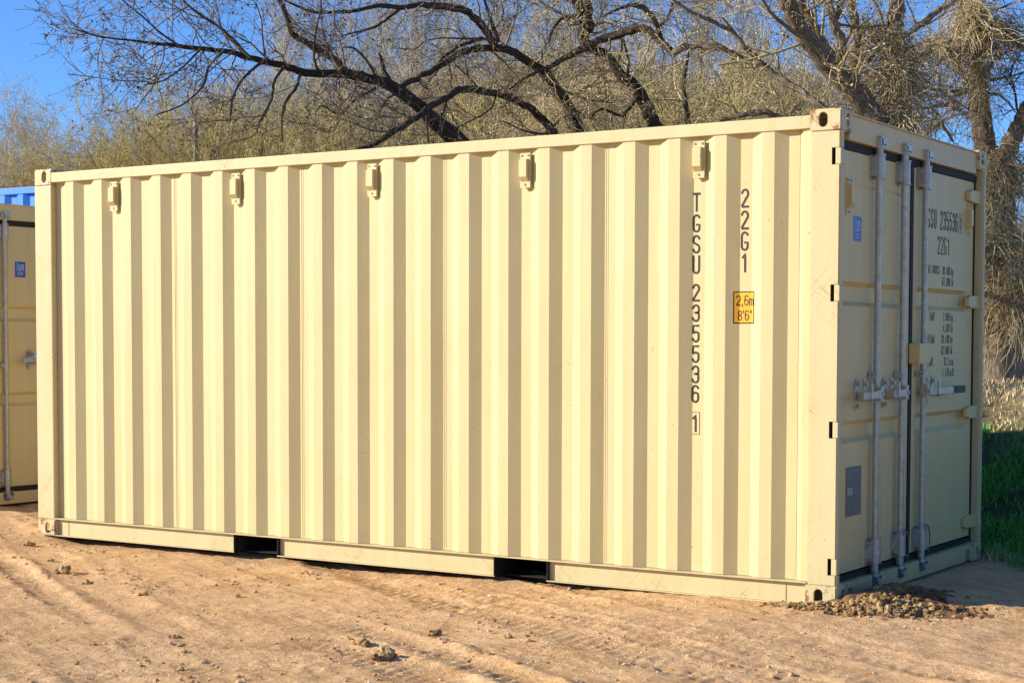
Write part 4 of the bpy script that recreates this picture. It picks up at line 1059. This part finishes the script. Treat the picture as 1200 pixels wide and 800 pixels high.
# prototypes for the wood: bushy willows, tall bare poplars, thickets
def wood_tree(seed, H, spread, nst, kind):
    r = np.random.default_rng(seed)
    if kind == 'poplar':
        st = np.array([[[0, 0, 0], [0, 0, H * .33], [r.normal(0, .2), r.normal(0, .2), H * .66], [r.normal(0, .3), r.normal(0, .3), H]]]); 
        P = np.array([resample(p, [1, .8, .5, .12], 14)[0] for p in st]) + 0; R = np.linspace(.10, .012, 14)[None] * np.ones((1, 1))
        P = P + np.concatenate([np.zeros((1, 1, 3)), r.normal(0, .05, (1, 13, 3))], 1)
        A, AR = spawn(P, R, 70, H * .16, .6, r, 7, .22, 1, .10, .10, .5, .007, .3)
        B, BR = spawn(A, AR, 10, H * .075, .6, r, 5, .15, 1, .10, .12, .6, .005, .5)
        D, DR = spawn(B, BR, 6, H * .032, .6, r, 3, .1, 1, .06, .15, .7, .0045, .6)
        lv = leaves(D, 3000, .02, r)
    else:
        a = r.random(nst) * 6.28; tilt = r.uniform(.05, spread, nst); hh = H * r.uniform(.65, 1.0, nst)
        d = np.stack([np.cos(a) * np.sin(tilt), np.sin(a) * np.sin(tilt), np.cos(tilt)], 1); b0 = np.stack([np.cos(a), np.sin(a), 0 * a], 1) * .25 * r.random((nst, 1)); pts = [b0]
        for s in range(9): d = nrm(d + .07 * r.normal(size=d.shape) + np.array([0, 0, .02])); pts.append(pts[-1] + d * hh[:, None] / 9)
        P = np.stack(pts, 1); R = (r.uniform(.022, .055, (nst, 1))) * np.linspace(1, .16, 10)[None]
        A, AR = spawn(P, R, 22, H * .20, .60, r, 6, .15, 1, .06, .13, .5, .008, .4)
        B, BR = spawn(A, AR, 8, H * .105, .60, r, 5, .1, 1, .05, .16, .6, .0055, .5)
        D, DR = spawn(B, BR, 5, H * .045, .65, r, 3, .1, 1, .04, .18, .7, .0048, .6)
        lv = leaves(D, 42000 if kind == 'thicket' else 26000, .017, r, .03)
    tv, tf, _ = tubes(P, R, 7, 1); tr = mesh_np('stems', tv, tf)
    V, F = join([tubes(A, AR, 4, 2)[:2], tubes(B, BR, 3, 3)[:2], tubes(D, DR, 3, 4)[:2], lv]); cr = mesh_np('crown', V, F, False)
    return tr, cr
protos = {'willow': [wood_tree(31, 7.5, .55, 11, 'willow'), wood_tree(32, 7.5, .65, 12, 'willow')],
          'thicket': [wood_tree(33, 5.5, .75, 12, 'thicket'), wood_tree(34, 5.5, .8, 13, 'thicket')],
          'poplar': [wood_tree(35, 13, 0, 1, 'poplar'), wood_tree(36, 13, 0, 1, 'poplar')]}
mats = {'olive': (M['bark_brown'], M['twig_olive']), 'tan': (M['bark_brown'], M['twig_tan']), 'grey': (M['bark_pale'], M['twig_grey'])}
cache = {}
def wood(kind, var, u, d, H, col, label, group, wide=1.0):
    key = (kind, var, col)
    if key not in cache:
        tr, cr = protos[kind][var]; tr, cr = tr.copy(), cr.copy(); tr.materials.append(M['bark_pale'] if col == 'grey' else bark_w); cr.materials.append(mats[col][1]); cache[key] = (tr, cr)
    tr, cr = cache[key]; p = P3(u, 400, d); x, y = p[0], p[1]
    H0 = {'willow': 7.5, 'thicket': 5.5, 'poplar': 13}[kind]; s = H / H0
    T = thing({'willow': 'willow_tree', 'thicket': 'willow_bush', 'poplar': 'poplar_tree'}[kind], label, {'willow': 'tree', 'thicket': 'bush', 'poplar': 'tree'}[kind], (x, y, gz(x, y) - .05), group)
    T.scale = (s * wide, s * wide, s); T.rotation_euler.z = random.random() * 6.28
    link('trunk', tr, T); link('crown', cr, T)
bark_w = bark('greyish_brown_bark', (.10, .08, .055), (.36, .30, .22), use_uv=False)
# where each one stands, named by what is seen in front of it
def where(u):
    if u < 60: return 'over the blue container'
    if u < 130: return 'over the far corner post'
    spots = [(133, 'the farthest vent'), (205, 'the farthest pair of vents'), (276, 'the second farthest vent'), (355, 'the panel beyond the middle vent'), (435, 'the middle vent'), (525, 'the panel after the middle vent'), (613, 'the second nearest vent'), (715, 'the panel before the nearest vent'), (818, 'the nearest vent'), (910, 'the lettered stretch'), (1000, 'the near corner post'), (1090, 'the locking bars'), (1165, 'the hinge post')]
    return 'above ' + min(spots, key=lambda s: abs(s[0] - u))[1]
def row(kind, col, us, d, H, adj, rowname, group, wide=1.0, jit=1.5):
    seen = {}
    for i, u in enumerate(us):
        wv = where(u); seen[wv] = seen.get(wv, 0) + 1
        nth = {1: '', 2: ', second along', 3: ', third along'}.get(seen[wv], ', last along')
        h = H(u) if callable(H) else H
        wood(kind, i % 2, u, d + random.uniform(-jit, jit), h * random.uniform(.94, 1.06), col, f'{adj} {rowname} {wv}{nth}', group, wide)
# height that makes a crown top reach pixel row v at distance d
def top(v, d): return (1.385 + (400 - v) / 1974.9 * d - 1.1) * 1.10
row('thicket', 'tan', [655, 740, 830, 905, 965], 22.5, lambda u: top(88, 22.5), 'tan leafless bush', 'in the nearest row', 'nearest bushes of the wood', 1.0, .8)
row('thicket', 'olive', [370, 450, 540, 615, 700, 790, 880], 27, lambda u: top(118 if u < 600 else 75, 27), 'olive brown bush', 'in the second row', 'second row of bushes', 1.05)
row('willow', 'olive', [80, 118, 155, 192, 230, 270, 312, 355, 400, 450], 34, lambda u: top(140 if u < 180 else 120, 34), 'rounded olive willow', 'in the third row', 'rounded willows of the wood', 1.0)
row('willow', 'tan', [500, 550, 600, 655, 715, 775, 835, 895, 955], 33, lambda u: top(75 if u < 600 else 50, 33), 'tan willow', 'in the third row', 'tan willows of the wood', 1.0)
row('willow', 'grey', [8, 50, 175, 235, 300, 350, 400, 475, 550, 620, 690, 770], 42, lambda u: top(125 if u < 70 else 130 if u < 200 else 110 if u < 330 else 60 if u < 500 else 45, 42), 'greyish willow', 'in the back row', 'back row of greyish willows', .8)
row('poplar', 'grey', [2, 33, 335, 372, 405, 450, 490, 530, 585, 640, 700, 755, 815, 870], 46, lambda u: top(150 if u < 60 else 20 if u < 420 else -20, 46), 'slender pale trunked poplar', 'behind the wood', 'pale poplars', 1.0)
row('willow', 'tan', [1160, 1200, 1245], 30, lambda u: top(262, 30), 'golden brown bush', 'past the dry grass', 'bushes past the dry grass', 1.6, .5)
row('willow', 'grey', [1195, 1240, 1290], 38, lambda u: top(215, 38), 'greyish low tree', 'far beyond the dry grass', 'far low trees', 1.0)
row('thicket', 'tan', [1150, 1182, 1225], 24, lambda u: top(300 if u < 1200 else 270, 24), 'brown tangled bush', 'beside the dry grass', 'bushes past the dry grass', 1.3, .5)

# weathered pole standing in the wood
p = P3(230.5, 400, 30); T = thing('wooden_pole', 'plain weathered wooden pole standing above the roof between the farthest two vents', 'pole', (p[0], p[1], gz(p[0], p[1])))
hz = P3(230.5, 131, 30)[2] - gz(p[0], p[1]); Pp = np.array([[[0, 0, -.2], [.0, 0, hz * .5], [.01, 0, hz]]])
V, F, _ = tubes(Pp, np.array([[.052, .045, .038]]), 12, 2); link('shaft', mesh_np('shaft', V, F), T, bark_w)
bm = bmesh.new(); cyl(bm, (.01, 0, hz - .03), (.01, 0, hz + .02), .043, 12, .03); link('cap', tomesh(bm), T, M['galv_dark'])
